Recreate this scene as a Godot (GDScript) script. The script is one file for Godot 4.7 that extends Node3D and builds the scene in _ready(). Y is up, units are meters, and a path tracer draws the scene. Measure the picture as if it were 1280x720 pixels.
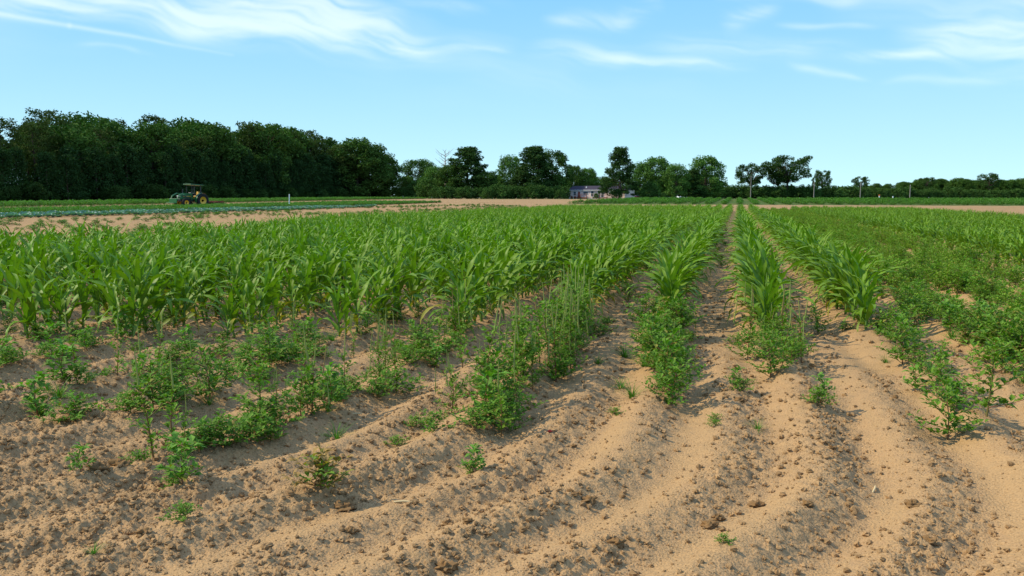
extends Node3D
# A sandy market-garden field in morning sun: ridged rows of young corn run away from
# the camera, weeds grow at the row ends, a tractor works by a wood far left.
# x runs across the rows, -z along them (d = -z), y up, metres.

const CAM_H := 1.22
const YAW := 0.2739          # the camera looks this far to the left of the rows
const ROW_S := 0.881         # row spacing
const ROW_0 := -0.505        # x of row number 0
const FWD := Vector3(-0.27049, 0.0, -0.96272)
const RIGHT := Vector3(0.96272, 0.0, -0.27049)

var rng := RandomNumberGenerator.new()
var names := {}
var M := {}
var n_low := FastNoiseLite.new()
var n_mid := FastNoiseLite.new()
var n_clod := FastNoiseLite.new()
var n_fine := FastNoiseLite.new()
var n_mask := FastNoiseLite.new()

# ------------------------------------------------------------------ mesh builder
class MB:
	var v := PackedVector3Array()
	var n := PackedVector3Array()
	var c := PackedColorArray()
	var i := PackedInt32Array()
	var col := Color(1, 1, 1)

	func tri(a: Vector3, b: Vector3, d: Vector3) -> void:
		var nn := (d - a).cross(b - a).normalized()
		var k := v.size()
		v.append(a); v.append(b); v.append(d)
		n.append(nn); n.append(nn); n.append(nn)
		c.append(col); c.append(col); c.append(col)
		i.append(k); i.append(k + 1); i.append(k + 2)

	func quad(a: Vector3, b: Vector3, d: Vector3, e: Vector3) -> void:
		var nn := (d - a).cross(b - a).normalized()
		var k := v.size()
		v.append(a); v.append(b); v.append(d); v.append(e)
		for j in 4:
			n.append(nn); c.append(col)
		i.append(k); i.append(k + 1); i.append(k + 2)
		i.append(k); i.append(k + 2); i.append(k + 3)

	# rows of points, smooth shaded; colours optional, one per point
	func grid(pts: Array, cols: Array = []) -> void:
		var base := v.size()
		var w: int = pts[0].size()
		for r in pts.size():
			for q in w:
				v.append(pts[r][q])
				n.append(Vector3.ZERO)
				c.append(cols[r][q] if cols.size() > 0 else col)
		for r in pts.size() - 1:
			for q in w - 1:
				var a := base + r * w + q
				var b := a + 1
				var d := a + w + 1
				var e := a + w
				for t in [[a, b, d], [a, d, e]]:
					var nn := (v[t[2]] - v[t[0]]).cross(v[t[1]] - v[t[0]])
					i.append(t[0]); i.append(t[1]); i.append(t[2])
					n[t[0]] += nn; n[t[1]] += nn; n[t[2]] += nn
		for k in range(base, v.size()):
			n[k] = n[k].normalized() if n[k].length_squared() > 1e-20 else Vector3.UP

	# a round tapering tube along path, radii per point
	func tube(path: Array, radii: Array, sides := 6, cap := true) -> void:
		var base := v.size()
		var prev := Vector3.ZERO
		for p in path.size():
			var t: Vector3 = (path[mini(p + 1, path.size() - 1)] - path[maxi(p - 1, 0)]).normalized()
			var u: Vector3 = (prev - t * prev.dot(t)) if prev != Vector3.ZERO else t.cross(Vector3(0.31, 0.2, 0.93) if absf(t.y) > 0.9 else Vector3.UP)
			u = u.normalized()
			prev = u
			var w := t.cross(u)
			for s in sides + 1:
				var a := TAU * s / sides
				var o := u * cos(a) + w * sin(a)
				v.append(path[p] + o * radii[p]); n.append(o); c.append(col)
		var q := sides + 1
		for p in path.size() - 1:
			for s in sides:
				var a := base + p * q + s
				i.append(a); i.append(a + q); i.append(a + 1)
				i.append(a + 1); i.append(a + q); i.append(a + q + 1)
		if cap:
			for e in [0, path.size() - 1]:
				var cc: Vector3 = path[e]
				for s in sides:
					var a: Vector3 = v[base + e * q + s]
					var b: Vector3 = v[base + e * q + s + 1]
					if e == 0:
						tri(cc, a, b)
					else:
						tri(cc, b, a)

	func box(ctr: Vector3, size: Vector3, bas := Basis.IDENTITY, bev := 0.0) -> void:
		var h := size * 0.5
		if bev <= 0.0:
			for ax in 3:
				for sg in [-1.0, 1.0]:
					var nn := Vector3.ZERO; nn[ax] = sg
					var u := Vector3.ZERO; u[(ax + 1) % 3] = 1.0
					var w := nn.cross(u)
					var o := nn * h
					var pu := u * h
					var pw := w * h
					quad(ctr + bas * (o - pu - pw), ctr + bas * (o - pu + pw), ctr + bas * (o + pu + pw), ctr + bas * (o + pu - pw))
			return
		# chamfered: hull of three shrunken boxes
		var P := {}
		for sx in [-1, 1]:
			for sy in [-1, 1]:
				for sz in [-1, 1]:
					for ax in 3:
						var p := Vector3(sx * h.x, sy * h.y, sz * h.z)
						for k in 3:
							if k != ax:
								p[k] -= signf(p[k]) * bev
						P[[sx, sy, sz, ax]] = ctr + bas * p
		for ax in 3:
			var b1 := (ax + 1) % 3
			var b2 := (ax + 2) % 3
			for sg in [-1, 1]:
				var q := []
				for pr in [[-1, -1], [-1, 1], [1, 1], [1, -1]]:
					var key := [0, 0, 0, ax]
					key[ax] = sg; key[b1] = pr[0]; key[b2] = pr[1]
					q.append(P[key])
				if sg < 0: q.reverse()
				quad(q[0], q[1], q[2], q[3])
			for s1 in [-1, 1]:
				for s2 in [-1, 1]:
					var q2 := []
					for t in [[b1, -1], [b1, 1], [b2, 1], [b2, -1]]:
						var key := [0, 0, 0, t[0]]
						key[b1] = s1; key[b2] = s2; key[ax] = t[1]
						q2.append(P[key])
					if s1 * s2 > 0: q2.reverse()
					quad(q2[0], q2[1], q2[2], q2[3])
		for sx in [-1, 1]:
			for sy in [-1, 1]:
				for sz in [-1, 1]:
					var a: Vector3 = P[[sx, sy, sz, 0]]
					var b: Vector3 = P[[sx, sy, sz, 1]]
					var d: Vector3 = P[[sx, sy, sz, 2]]
					if sx * sy * sz > 0: tri(a, d, b)
					else: tri(a, b, d)

	# profile: [radius, along] pairs turned round an axis
	func lathe(ctr: Vector3, axis: Vector3, prof: Array, sides := 20) -> void:
		var u := axis.cross(Vector3.UP if absf(axis.y) < 0.9 else Vector3.RIGHT).normalized()
		var w := axis.cross(u).normalized()
		var rows := []
		for p in prof:
			var row := []
			for s in sides + 1:
				var a := TAU * s / sides
				row.append(ctr + axis * p[1] + (u * cos(a) + w * sin(a)) * p[0])
			rows.append(row)
		for r in rows.size() - 1:
			for s in sides:
				quad(rows[r][s], rows[r + 1][s], rows[r + 1][s + 1], rows[r][s + 1])

	func mesh(mat: Material) -> ArrayMesh:
		var m := ArrayMesh.new()
		add_to(m, mat)
		return m

	func add_to(m: ArrayMesh, mat: Material) -> void:
		var arr := []
		arr.resize(Mesh.ARRAY_MAX)
		arr[Mesh.ARRAY_VERTEX] = v
		arr[Mesh.ARRAY_NORMAL] = n
		arr[Mesh.ARRAY_COLOR] = c
		arr[Mesh.ARRAY_INDEX] = i
		m.add_surface_from_arrays(Mesh.PRIMITIVE_TRIANGLES, arr)
		m.surface_set_material(m.get_surface_count() - 1, mat)

# ------------------------------------------------------------------ naming
func numbered(called: String) -> String:
	var k: int = names.get(called, 0)
	names[called] = k + 1
	return called if k == 0 else "%s_%03d" % [called, k]

func tag(o: Node, label: String, category: String, group := "", kind := "") -> void:
	o.set_meta("label", label)
	if category: o.set_meta("category", category)
	if group: o.set_meta("group", group)
	if kind: o.set_meta("kind", kind)

func thing(called: String, label: String, category: String, at := Vector3.ZERO, turn := 0.0, group := "") -> Node3D:
	var o := Node3D.new()
	o.name = numbered(called)
	add_child(o)
	o.position = at
	o.rotation.y = turn
	tag(o, label, category, group)
	return o

func part(called: String, mesh: Mesh, parent: Node) -> MeshInstance3D:
	var o := MeshInstance3D.new()
	o.name = called
	o.mesh = mesh
	parent.add_child(o, true)
	return o

func many(called: String, mesh: Mesh, xf: Array, cols: Array, parent: Node) -> MultiMeshInstance3D:
	var mm := MultiMesh.new()
	mm.transform_format = MultiMesh.TRANSFORM_3D
	mm.use_colors = cols.size() > 0
	mm.mesh = mesh
	mm.instance_count = xf.size()
	for k in xf.size():
		mm.set_instance_transform(k, xf[k])
		if cols.size() > 0: mm.set_instance_color(k, cols[k])
	var o := MultiMeshInstance3D.new()
	o.name = called
	o.multimesh = mm
	o.set_meta("kind", "stuff")
	parent.add_child(o, true)
	return o

const ONES := ["", "first", "second", "third", "fourth", "fifth", "sixth", "seventh", "eighth", "ninth", "tenth", "eleventh", "twelfth", "thirteenth", "fourteenth", "fifteenth", "sixteenth", "seventeenth", "eighteenth", "nineteenth"]
const TENS_TH := ["", "", "twentieth", "thirtieth", "fortieth", "fiftieth", "sixtieth", "seventieth", "eightieth", "ninetieth"]
const TENS := ["", "", "twenty", "thirty", "forty", "fifty", "sixty", "seventy", "eighty", "ninety"]
func nth(k: int) -> String:
	if k < 20: return ONES[k]
	if k % 10 == 0: return TENS_TH[k / 10]
	return TENS[k / 10] + "-" + ONES[k % 10]

# ------------------------------------------------------------------ materials
func lin(r: float, g: float, b: float) -> Color:
	return Color(r, g, b).linear_to_srgb()

func mat(name_: String, c: Color, rough := 0.8, spec := 0.35) -> StandardMaterial3D:
	var m := StandardMaterial3D.new()
	m.resource_name = name_
	m.albedo_color = c
	m.roughness = rough
	m.metallic_specular = spec
	M[name_] = m
	return m

func vmat(name_: String, rough := 0.7, spec := 0.3, back := Color(0, 0, 0)) -> StandardMaterial3D:
	var m := mat(name_, Color.WHITE, rough, spec)
	m.vertex_color_use_as_albedo = true
	if back.r + back.g + back.b > 0.0:
		m.backlight_enabled = true
		m.backlight = back
		m.cull_mode = BaseMaterial3D.CULL_DISABLED
	return m

func noise_tex(freq: float, seed_: int, octaves: int, normal := false, strength := 4.0, ramp: Gradient = null, kind := FastNoiseLite.TYPE_SIMPLEX_SMOOTH) -> NoiseTexture2D:
	var f := FastNoiseLite.new()
	f.noise_type = kind
	f.frequency = freq
	f.seed = seed_
	f.fractal_octaves = octaves
	var t := NoiseTexture2D.new()
	t.width = 1024
	t.height = 1024
	t.seamless = true
	t.noise = f
	t.as_normal_map = normal
	t.bump_strength = strength
	if ramp: t.color_ramp = ramp
	return t

func materials() -> void:
	var soil := vmat("soil", 0.95, 0.2)
	var rp := Gradient.new()
	rp.offsets = PackedFloat32Array([0.0, 0.38, 0.55, 0.75, 1.0])
	rp.colors = PackedColorArray([lin(0.52, 0.48, 0.44), lin(0.8, 0.78, 0.76), lin(0.95, 0.95, 0.95), lin(1, 1, 1), lin(1, 1, 1)])
	soil.albedo_texture = noise_tex(0.06, 3, 5, false, 1.0, rp)
	soil.normal_enabled = true
	soil.normal_texture = noise_tex(0.05, 8, 5, true, 9.0)
	soil.normal_scale = 1.0
	soil.uv1_triplanar = true
	soil.uv1_world_triplanar = true
	soil.uv1_scale = Vector3(1.35, 1.35, 1.35)
	var clod := vmat("clod", 0.95, 0.2)
	clod.albedo_texture = soil.albedo_texture
	clod.normal_enabled = true
	clod.normal_texture = soil.normal_texture
	clod.uv1_triplanar = true
	clod.uv1_scale = Vector3(3, 3, 3)
	vmat("crumb", 0.95, 0.2)
	vmat("corn_leaf", 0.48, 0.3, Color(0.68, 0.80, 0.16))
	vmat("corn_stalk", 0.5, 0.4)
	vmat("weed_leaf", 0.6, 0.28, Color(0.65, 0.85, 0.22))
	vmat("weed_stem", 0.6, 0.3)
	vmat("crop_leaf", 0.5, 0.4, Color(0.5, 0.7, 0.3))
	vmat("foliage", 0.8, 0.15, Color(0.42, 0.6, 0.18))
	vmat("bark", 0.9, 0.2)
	mat("siding", lin(0.74, 0.57, 0.50), 0.7)
	mat("white_trim", lin(0.78, 0.78, 0.78), 0.5)
	mat("roof_shingle", lin(0.055, 0.048, 0.066), 0.95, 0.1)
	mat("window_glass", lin(0.05, 0.08, 0.09), 0.08, 0.6)
	mat("deck_wood", lin(0.22, 0.075, 0.045), 0.8)
	mat("door_paint", lin(0.30, 0.10, 0.08), 0.5)
	mat("tractor_green", lin(0.014, 0.115, 0.026), 0.38, 0.45)
	mat("tractor_yellow", lin(0.66, 0.37, 0.02), 0.4, 0.5)
	mat("rubber", lin(0.02, 0.02, 0.02), 0.85)
	mat("dark_metal", lin(0.03, 0.03, 0.035), 0.5, 0.5)
	mat("rust_metal", lin(0.14, 0.035, 0.03), 0.75)
	mat("lamp_glass", lin(0.7, 0.7, 0.68), 0.12, 0.6)
	mat("car_red", lin(0.10, 0.008, 0.015), 0.2, 0.6)
	mat("car_white", lin(0.75, 0.76, 0.78), 0.25, 0.5)
	mat("car_blue", lin(0.16, 0.24, 0.42), 0.3, 0.5)
	mat("pole_wood", lin(0.26, 0.23, 0.20), 0.85)
	mat("white_paint", lin(0.80, 0.80, 0.78), 0.6)
	mat("orange_paint", lin(0.75, 0.16, 0.03), 0.6)
	mat("straw", lin(0.55, 0.42, 0.22), 0.8)
	mat("red_leaf", lin(0.35, 0.03, 0.02), 0.6)

# ------------------------------------------------------------------ terrain
func bend(d: float) -> float:
	var q := maxf(0.0, 3.9 - d)
	var b := 0.31 * q * q if q < 0.8 else 0.1984 + (q - 0.8) * 0.5
	return -0.16 * smoothstep(5.0, 9.5, d) - b

func row_x(k: float, d: float) -> float:
	return ROW_0 + ROW_S * k + bend(d)

func depth_of(x: float, d: float) -> float:
	return x * FWD.x - d * FWD.z

func rise(x: float, d: float) -> float:
	return 0.85 * smoothstep(55.0, 230.0, depth_of(x, d))

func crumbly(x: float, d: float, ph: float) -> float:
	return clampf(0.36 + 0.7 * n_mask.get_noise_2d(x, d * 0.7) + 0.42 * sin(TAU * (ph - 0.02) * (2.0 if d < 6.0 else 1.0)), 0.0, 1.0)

func row_phase(x: float, d: float) -> float:
	var k := (x - bend(d) - ROW_0) / ROW_S
	return k - roundf(k)

func ground_y(x: float, d: float, fine := true) -> float:
	var k := (x - bend(d) - ROW_0) / ROW_S
	var ph := k - roundf(k)
	var rows := smoothstep(-18.5, -16.5, k) * (1.0 - smoothstep(16.0, 18.0, k)) * (1.0 - smoothstep(74.0, 79.0, d))
	var a := 0.10 * (0.4 + 0.6 * smoothstep(1.7, 3.1, d)) * (1.0 + 0.25 * n_low.get_noise_2d(x * 1.7 + 40.0, d * 0.6))
	var y := 0.0
	if rows > 0.0:
		var r := 0.5 + 0.5 * cos(TAU * ph)
		# at the row ends the cultivator left a second ridge between the rows
		var twin := 1.0 - smoothstep(4.6, 7.8, d)
		y += a * rows * lerpf(pow(r, 0.85) - 0.5, 0.12 * cos(TAU * ph) + 0.33 * cos(2.0 * TAU * (ph - 0.04)), twin)
		var near := (1.0 - smoothstep(9.0, 16.0, d)) * smoothstep(4.6, 7.8, d)
		if near > 0.0:
			var q1 := (ph - 0.27) / 0.075
			var q2 := (absf(ph) - 0.48) / 0.09
			var q3 := (ph + 0.30) / 0.07
			y += near * (-0.035 * exp(-q1 * q1) + 0.022 * exp(-q2 * q2) - 0.016 * exp(-q3 * q3))
	y += rise(x, d)
	y += 0.028 * n_low.get_noise_2d(x, d)
	if d < 60.0 and d > -1.0:
		var m := crumbly(x, d, ph)
		y += 0.009 * n_mid.get_noise_2d(x, d)
		if fine:
			var cl := n_clod.get_noise_2d(x, d)
			y += (0.006 + 0.014 * m) * maxf(cl, -0.25)
			y += (0.003 + 0.010 * m) * n_fine.get_noise_2d(x, d)
	return y

func on_ground(x: float, d: float, sink := 0.0) -> Vector3:
	return Vector3(x, ground_y(x, d) - sink, -d)

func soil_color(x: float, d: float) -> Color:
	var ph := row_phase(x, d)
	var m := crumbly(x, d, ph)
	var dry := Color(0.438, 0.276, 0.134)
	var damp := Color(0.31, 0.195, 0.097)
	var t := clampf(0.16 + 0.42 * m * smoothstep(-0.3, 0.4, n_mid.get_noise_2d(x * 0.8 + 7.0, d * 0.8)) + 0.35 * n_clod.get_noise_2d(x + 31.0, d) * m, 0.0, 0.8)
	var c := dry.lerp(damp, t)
	# grass and crop stubble on the farther ground
	if d > 50.0:
		var dd := depth_of(x, d)
		var cc := x / 0.9627
		var g := 0.0
		if dd > 205.0 and cc > -75.0:            # lawn round the house and the verge
			g = smoothstep(205.0, 212.0, dd + 6.0 * n_low.get_noise_2d(x * 0.08, d * 0.08))
		if cc > -26.0 and d > 118.0:
			g = 1.0
		if cc < -84.0 and cc > -106.0:
			g = 0.5
		if cc < -137.0:
			g = 0.8
		g = clampf(g + 0.3 * n_low.get_noise_2d(x * 0.3, d * 0.3) * g, 0.0, 1.0)
		c = c.lerp(Color(0.085, 0.135, 0.03), g)
		if g < 0.5 and dd > 100.0:
			c = c.lerp(Color(0.42, 0.27, 0.14), 0.6)
	return c

func band(m: ArrayMesh, d0: float, d1: float, nx: int, step: float, lo: Vector2, hi: Vector2, fine: bool) -> void:
	var b := MB.new()
	var ds := [d0]
	while ds[-1] < d1:
		ds.append(minf(d1, ds[-1] + step * ds[-1]))
	var nd: int = ds.size()
	b.v.resize(nx * nd); b.n.resize(nx * nd); b.c.resize(nx * nd)
	for r in nd:
		var d: float = ds[r]
		var xl := lo.x + lo.y * d
		var xr := hi.x + hi.y * d
		for q in nx:
			var x := lerpf(xl, xr, float(q) / (nx - 1))
			b.v[r * nx + q] = Vector3(x, ground_y(x, d, fine), -d)
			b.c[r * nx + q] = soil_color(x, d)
	b.i.resize((nx - 1) * (nd - 1) * 6)
	var at := 0
	for r in nd:
		for q in nx:
			var k := r * nx + q
			var ex := b.v[r * nx + mini(q + 1, nx - 1)] - b.v[r * nx + maxi(q - 1, 0)]
			var ez := b.v[mini(r + 1, nd - 1) * nx + q] - b.v[maxi(r - 1, 0) * nx + q]
			b.n[k] = ex.cross(ez).normalized()
			if r < nd - 1 and q < nx - 1:
				b.i[at] = k; b.i[at + 1] = k + nx; b.i[at + 2] = k + nx + 1
				b.i[at + 3] = k; b.i[at + 4] = k + nx + 1; b.i[at + 5] = k + 1
				at += 6
	b.add_to(m, M.soil)

func build_ground() -> void:
	for s in [[n_low, 0.55, 11, 2], [n_mid, 3.2, 12, 3], [n_clod, 11.0, 13, 2], [n_fine, 34.0, 14, 2], [n_mask, 0.9, 15, 2]]:
		s[0].noise_type = FastNoiseLite.TYPE_SIMPLEX_SMOOTH
		s[0].frequency = s[1]
		s[0].seed = s[2]
		s[0].fractal_octaves = s[3]
	var m := ArrayMesh.new()
	band(m, 1.1, 7.0, 640, 0.0046, Vector2(-1.2, -1.18), Vector2(1.2, 0.36), true)
	band(m, 6.98, 30.0, 560, 0.006, Vector2(-1.5, -1.2), Vector2(1.5, 0.42), true)
	band(m, 29.95, 130.0, 420, 0.012, Vector2(-3.0, -1.35), Vector2(3.0, 0.6), false)
	band(m, 129.8, 1800.0, 160, 0.05, Vector2(-250.0, -1.5), Vector2(200.0, 1.0), false)
	# the field goes on beside and behind the viewer
	var e := MB.new()
	e.col = Color(0.44, 0.28, 0.15)
	e.quad(Vector3(-400, -0.4, 60), Vector3(-400, -0.4, -135), Vector3(300, -0.4, -135), Vector3(300, -0.4, 60))
	e.add_to(m, M.soil)
	var g := part("ground", m, self)
	tag(g, "tan sandy soil drawn up into curving ridges and furrows", "ground", "", "structure")

# ------------------------------------------------------------------ clods
func blob_mesh(seed_: int, sub: int, rough: float, flat: float, c: Color, material: Material) -> ArrayMesh:
	var r := RandomNumberGenerator.new()
	r.seed = seed_
	var f := FastNoiseLite.new()
	f.seed = seed_
	f.frequency = 1.3
	f.fractal_octaves = 4
	var b := MB.new()
	var rows := []
	var cols := []
	var st := 4 + sub * 3
	var sl := 6 + sub * 5
	for p in st + 1:
		var row := []
		var cr := []
		for s in sl + 1:
			var th := PI * p / st
			var a := TAU * (s % sl) / sl
			var v := Vector3(sin(th) * cos(a), cos(th), sin(th) * sin(a))
			var k := 1.0 + rough * f.get_noise_3dv(v) + rough * 0.5 * f.get_noise_3dv(v * 3.1)
			row.append(v * k * Vector3(1, flat, 1))
			cr.append(c * (0.9 + 0.3 * f.get_noise_3dv(v * 2.0 + Vector3(5, 1, 2))))
		rows.append(row)
		cols.append(cr)
	b.grid(rows, cols)
	return b.mesh(material)

func jag_mesh(seed_: int, c: Color, material: Material) -> ArrayMesh:
	var r := RandomNumberGenerator.new()
	r.seed = seed_
	var b := MB.new()
	b.col = c
	var rows := []
	for p in 5:
		var row := []
		for s in 6:
			var th := PI * (p + 0.0) / 4.0
			var a := TAU * s / 6.0 + p * 0.5
			var k := r.randf_range(0.55, 1.25)
			row.append(Vector3(sin(th) * cos(a), cos(th), sin(th) * sin(a)) * (k if p > 0 and p < 4 else 0.8))
		row.append(row[0])
		rows.append(row)
	for p in 4:
		for s in 6:
			if p < 3: b.tri(rows[p][s], rows[p + 1][s], rows[p + 1][s + 1])
			if p > 0: b.tri(rows[p][s], rows[p + 1][s + 1], rows[p][s + 1])
	return b.mesh(material)

func build_clods() -> void:
	var crumbs := []
	for k in 4:
		crumbs.append(jag_mesh(50 + k, Color(1, 1, 1), M.crumb))
	var xf := [[], [], [], []]
	var cl := [[], [], [], []]
	rng.seed = 77
	for t in 190000:
		var d := 1.9 * exp(rng.randf() * log(11.0 / 1.9))
		var x := rng.randf_range(-1.2 * d - 0.4, 0.4 * d + 0.6)
		var m := crumbly(x, d, row_phase(x, d))
		if rng.randf() > m * 0.55 + 0.10: continue
		var s := 0.0020 * exp(pow(rng.randf(), 4.0) * 2.0) * (0.72 + 0.08 * d)
		var b := Basis.from_euler(Vector3(rng.randf() * TAU, rng.randf() * TAU, rng.randf() * TAU)).scaled(Vector3(s, s * 0.8, s) * 1.2)
		var v := rng.randi() % 4
		xf[v].append(Transform3D(b, on_ground(x, d, -s * 0.5)))
		var w := rng.randf_range(0.72, 1.12)
		cl[v].append(Color(0.335 * w, 0.207 * w, 0.098 * w))
	var o := Node3D.new()
	o.name = "soil_crumbs"
	add_child(o)
	tag(o, "small loose crumbs of dry soil over the ridges", "soil crumbs", "", "stuff")
	for v in 4: many("crumbs", crumbs[v], xf[v], cl[v], o)
	# the larger clods, one by one
	var big := []
	for k in 6:
		big.append(blob_mesh(90 + k, 3, 1.15, 0.62, Color(0.285, 0.168, 0.075), M.clod))
	var spots := [
		[1140, 634, 15, "lone dark clod on the smooth flank at lower right"],
		[887, 651, 17, "darkest crumbled clod in the pit below the centre ridge"],
		[898, 640, 12, "small clod touching the dark pit below the centre ridge"],
		[320, 627, 14, "dark clod beside the furrow left of the withered weed"],
		[430, 628, 20, "flat clod just right of the withered weed"],
		[437, 668, 14, "dark clod below and right of the withered weed"],
		[735, 625, 17, "rounded clod on the ridge crest at bottom centre"],
		[770, 685, 15, "pale flat clod near the bottom centre of the bare ground"],
		[557, 712, 20, "dark crumbly clod at the bottom edge left of centre"],
		[946, 622, 14, "clod standing in a hollow on the middle ridge"],
		[1162, 676, 15, "flat clod low in the right corner ridge"],
		[1122, 706, 12, "small clod at the bottom right among crumbs"],
		[125, 600, 22, "broken lump of dark soil by the left weeds"],
		[150, 592, 20, "lumpy dark clod behind the broken lump at left"],
		[560, 652, 13, "clod on the crumbly slope left of centre"],
		[585, 668, 10, "small clod on the crumbly slope left of centre"],
		[180, 678, 14, "flat dark clod in the lower left hollow"],
		[925, 505, 12, "pale clod beside the small weed at the furrow edge"],
		[690, 640, 10, "small clod midway down the shaded flank"],
		[1010, 640, 11, "clod at the foot of the shaded right ridge"]]
	var k := 0
	for s in spots:
		var p := pixel_ground(s[0], s[1])
		var dd := depth_of(p.x, p.y)
		var r: float = s[2] * 0.5 * dd / 1000.0
		var o2 := part(numbered("soil_clod"), big[k % 6], self)
		o2.transform = Transform3D(Basis(Vector3.UP, k * 1.9).scaled(Vector3(r * 1.15, r, r * 0.95)), on_ground(p.x, p.y, -r * 0.25))
		tag(o2, s[3], "clod", "larger soil clods")
		k += 1
	rng.seed = 5
	for t in 110:
		var d := 2.1 * exp(rng.randf() * log(7.0 / 2.1))
		var x := rng.randf_range(-1.1 * d, 0.33 * d)
		if crumbly(x, d, row_phase(x, d)) < 0.4: continue
		var r := rng.randf_range(0.007, 0.015)
		var o3 := part(numbered("soil_clod"), big[t % 6], self)
		o3.transform = Transform3D(Basis.from_euler(Vector3(rng.randf() - 0.5, rng.randf() * TAU, rng.randf() - 0.5)).scaled(Vector3(r * 1.2, r, r)), on_ground(x, d, -r * 0.2))
		tag(o3, "thumb-sized brown clod lying loose on the bare crumbly soil", "clod", "small loose clods on the bare ground")

# where the ray through a point of the picture meets flat ground: (x, d)
func pixel_ground(px: float, py: float) -> Vector2:
	var v := py - 360.0
	var down := v * 0.99368 + 1000.0 * 0.11228
	var f := 1000.0 * 0.99368 - v * 0.11228
	var p := (FWD * f + RIGHT * (px - 640.0)) * (CAM_H / down)
	return Vector2(p.x, -p.z)

# a place a given distance ahead, seen in picture column px: (x, d)
func ahead(px: float, dist: float) -> Vector2:
	var p := FWD * dist + RIGHT * ((px - 640.0) / 1006.0 * dist)
	return Vector2(p.x, -p.z)

func far_spot(px: float, dist: float) -> Vector3:
	var q := ahead(px, dist)
	return Vector3(q.x, rise(q.x, q.y) - 0.03, -q.y)

# ------------------------------------------------------------------ corn
func corn_leaf(r: RandomNumberGenerator, y0: float, az: float, length: float, width: float, lift: float, droop: float, c: Color) -> MB:
	var b := MB.new()
	var rows := []
	var cols := []
	var out := Vector3(cos(az), 0, sin(az))
	var side := Vector3(-sin(az), 0, cos(az))
	var p := Vector3(0, y0, 0) + out * 0.008
	var ang := lift
	var seg := 10
	var twist := r.randf_range(-0.5, 0.5)
	var sway := r.randf_range(-0.25, 0.25)
	var wave := r.randf() * TAU
	for s in seg + 1:
		var t := float(s) / seg
		var w := width * 0.5 * (pow(sin(PI * clampf(0.10 + 0.9 * pow(t, 0.75), 0, 1)), 0.8)) if s < seg else 0.0008
		var dir := (out * cos(ang) + Vector3.UP * sin(ang) + side * sway * t).normalized()
		var sd := side.rotated(dir, twist * t)
		var up := sd.cross(dir)
		if up.y < 0: up = -up
		var fold := 0.45 * (1.0 - 0.6 * t)
		var rip := 0.010 * sin(wave + t * 17.0) * (w / (width * 0.5))
		rows.append([p - sd * w + up * (w * fold + rip), p, p + sd * w + up * (w * fold - rip)])
		var mid := c.lerp(Color(0.20, 0.30, 0.08), 0.35)
		cols.append([c, mid, c])
		p += dir * (length / seg)
		ang -= droop / seg * (0.35 + 1.5 * t)
	b.grid(rows, cols)
	return b

# one design: {stalk mesh, [leaf meshes], whole mesh}
func corn_design(seed_: int, h: float, yellow: bool) -> Dictionary:
	var r := RandomNumberGenerator.new()
	r.seed = seed_
	var whole := MB.new()
	var d := {"leaves": []}
	var st := MB.new()
	st.col = Color(0.10, 0.19, 0.035)
	st.tube([Vector3(0, -0.05, 0), Vector3(0.004, h * 0.25, 0.003), Vector3(0, h * 0.55, 0)], [0.012, 0.011, 0.006], 6)
	d.stalk = st.mesh(M.corn_stalk)
	var az := r.randf() * TAU
	var nl := 9 + r.randi() % 2
	var parts := [st]
	for k in nl:
		var t := float(k) / (nl - 1)
		var length := h * lerpf(0.52, 0.80, sin(PI * clampf(t * 0.85 + 0.1, 0, 1))) * r.randf_range(0.88, 1.12)
		var lift := lerpf(0.75, 1.45, pow(t, 0.8)) + r.randf_range(-0.12, 0.12)
		var droop := lerpf(2.5, 1.0, t) * r.randf_range(0.75, 1.25)
		var width := lerpf(0.036, 0.055, sin(PI * clampf(t + 0.1, 0, 1))) * r.randf_range(0.9, 1.1)
		var g := r.randf_range(0.85, 1.15)
		var c := Color(0.125 * g, 0.25 * g, 0.008 * g).lerp(Color(0.185, 0.295, 0.016), r.randf() * 0.6)
		if k < 2 and yellow: c = Color(0.36, 0.30, 0.04)
		elif k < 1: c = Color(0.20, 0.26, 0.04)
		var lf := corn_leaf(r, h * lerpf(0.05, 0.50, t), az + k * PI + r.randf_range(-0.75, 0.75), length, width, lift, droop, c)
		d.leaves.append(lf.mesh(M.corn_leaf))
		parts.append(lf)
	for p in parts:
		var o := whole.v.size()
		whole.v.append_array(p.v); whole.n.append_array(p.n); whole.c.append_array(p.c)
		for q in p.i: whole.i.append(q + o)
	d.whole = whole.mesh(M.corn_leaf)
	return d

func row_words(k: int) -> String:
	if k == 2: return "row edging right weedy strip"
	if k == 1: return "row between two bare furrows"
	if k <= 0: return "%s row left of widest furrow" % nth(1 - k)
	return "%s row right of widest furrow" % nth(k)

const CORN_START := {2: 7.6, 1: 7.2, 0: 7.6, -1: 7.3, -2: 6.5, -3: 6.0, -4: 5.7, -5: 5.45, -6: 5.4, -7: 5.5, -8: 5.7, -9: 6.0, -10: 6.5, -11: 7.2, -12: 8.0, -13: 9.0, -14: 20.0, -15: 23.0, -16: 26.0, -17: 30.0}

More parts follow.
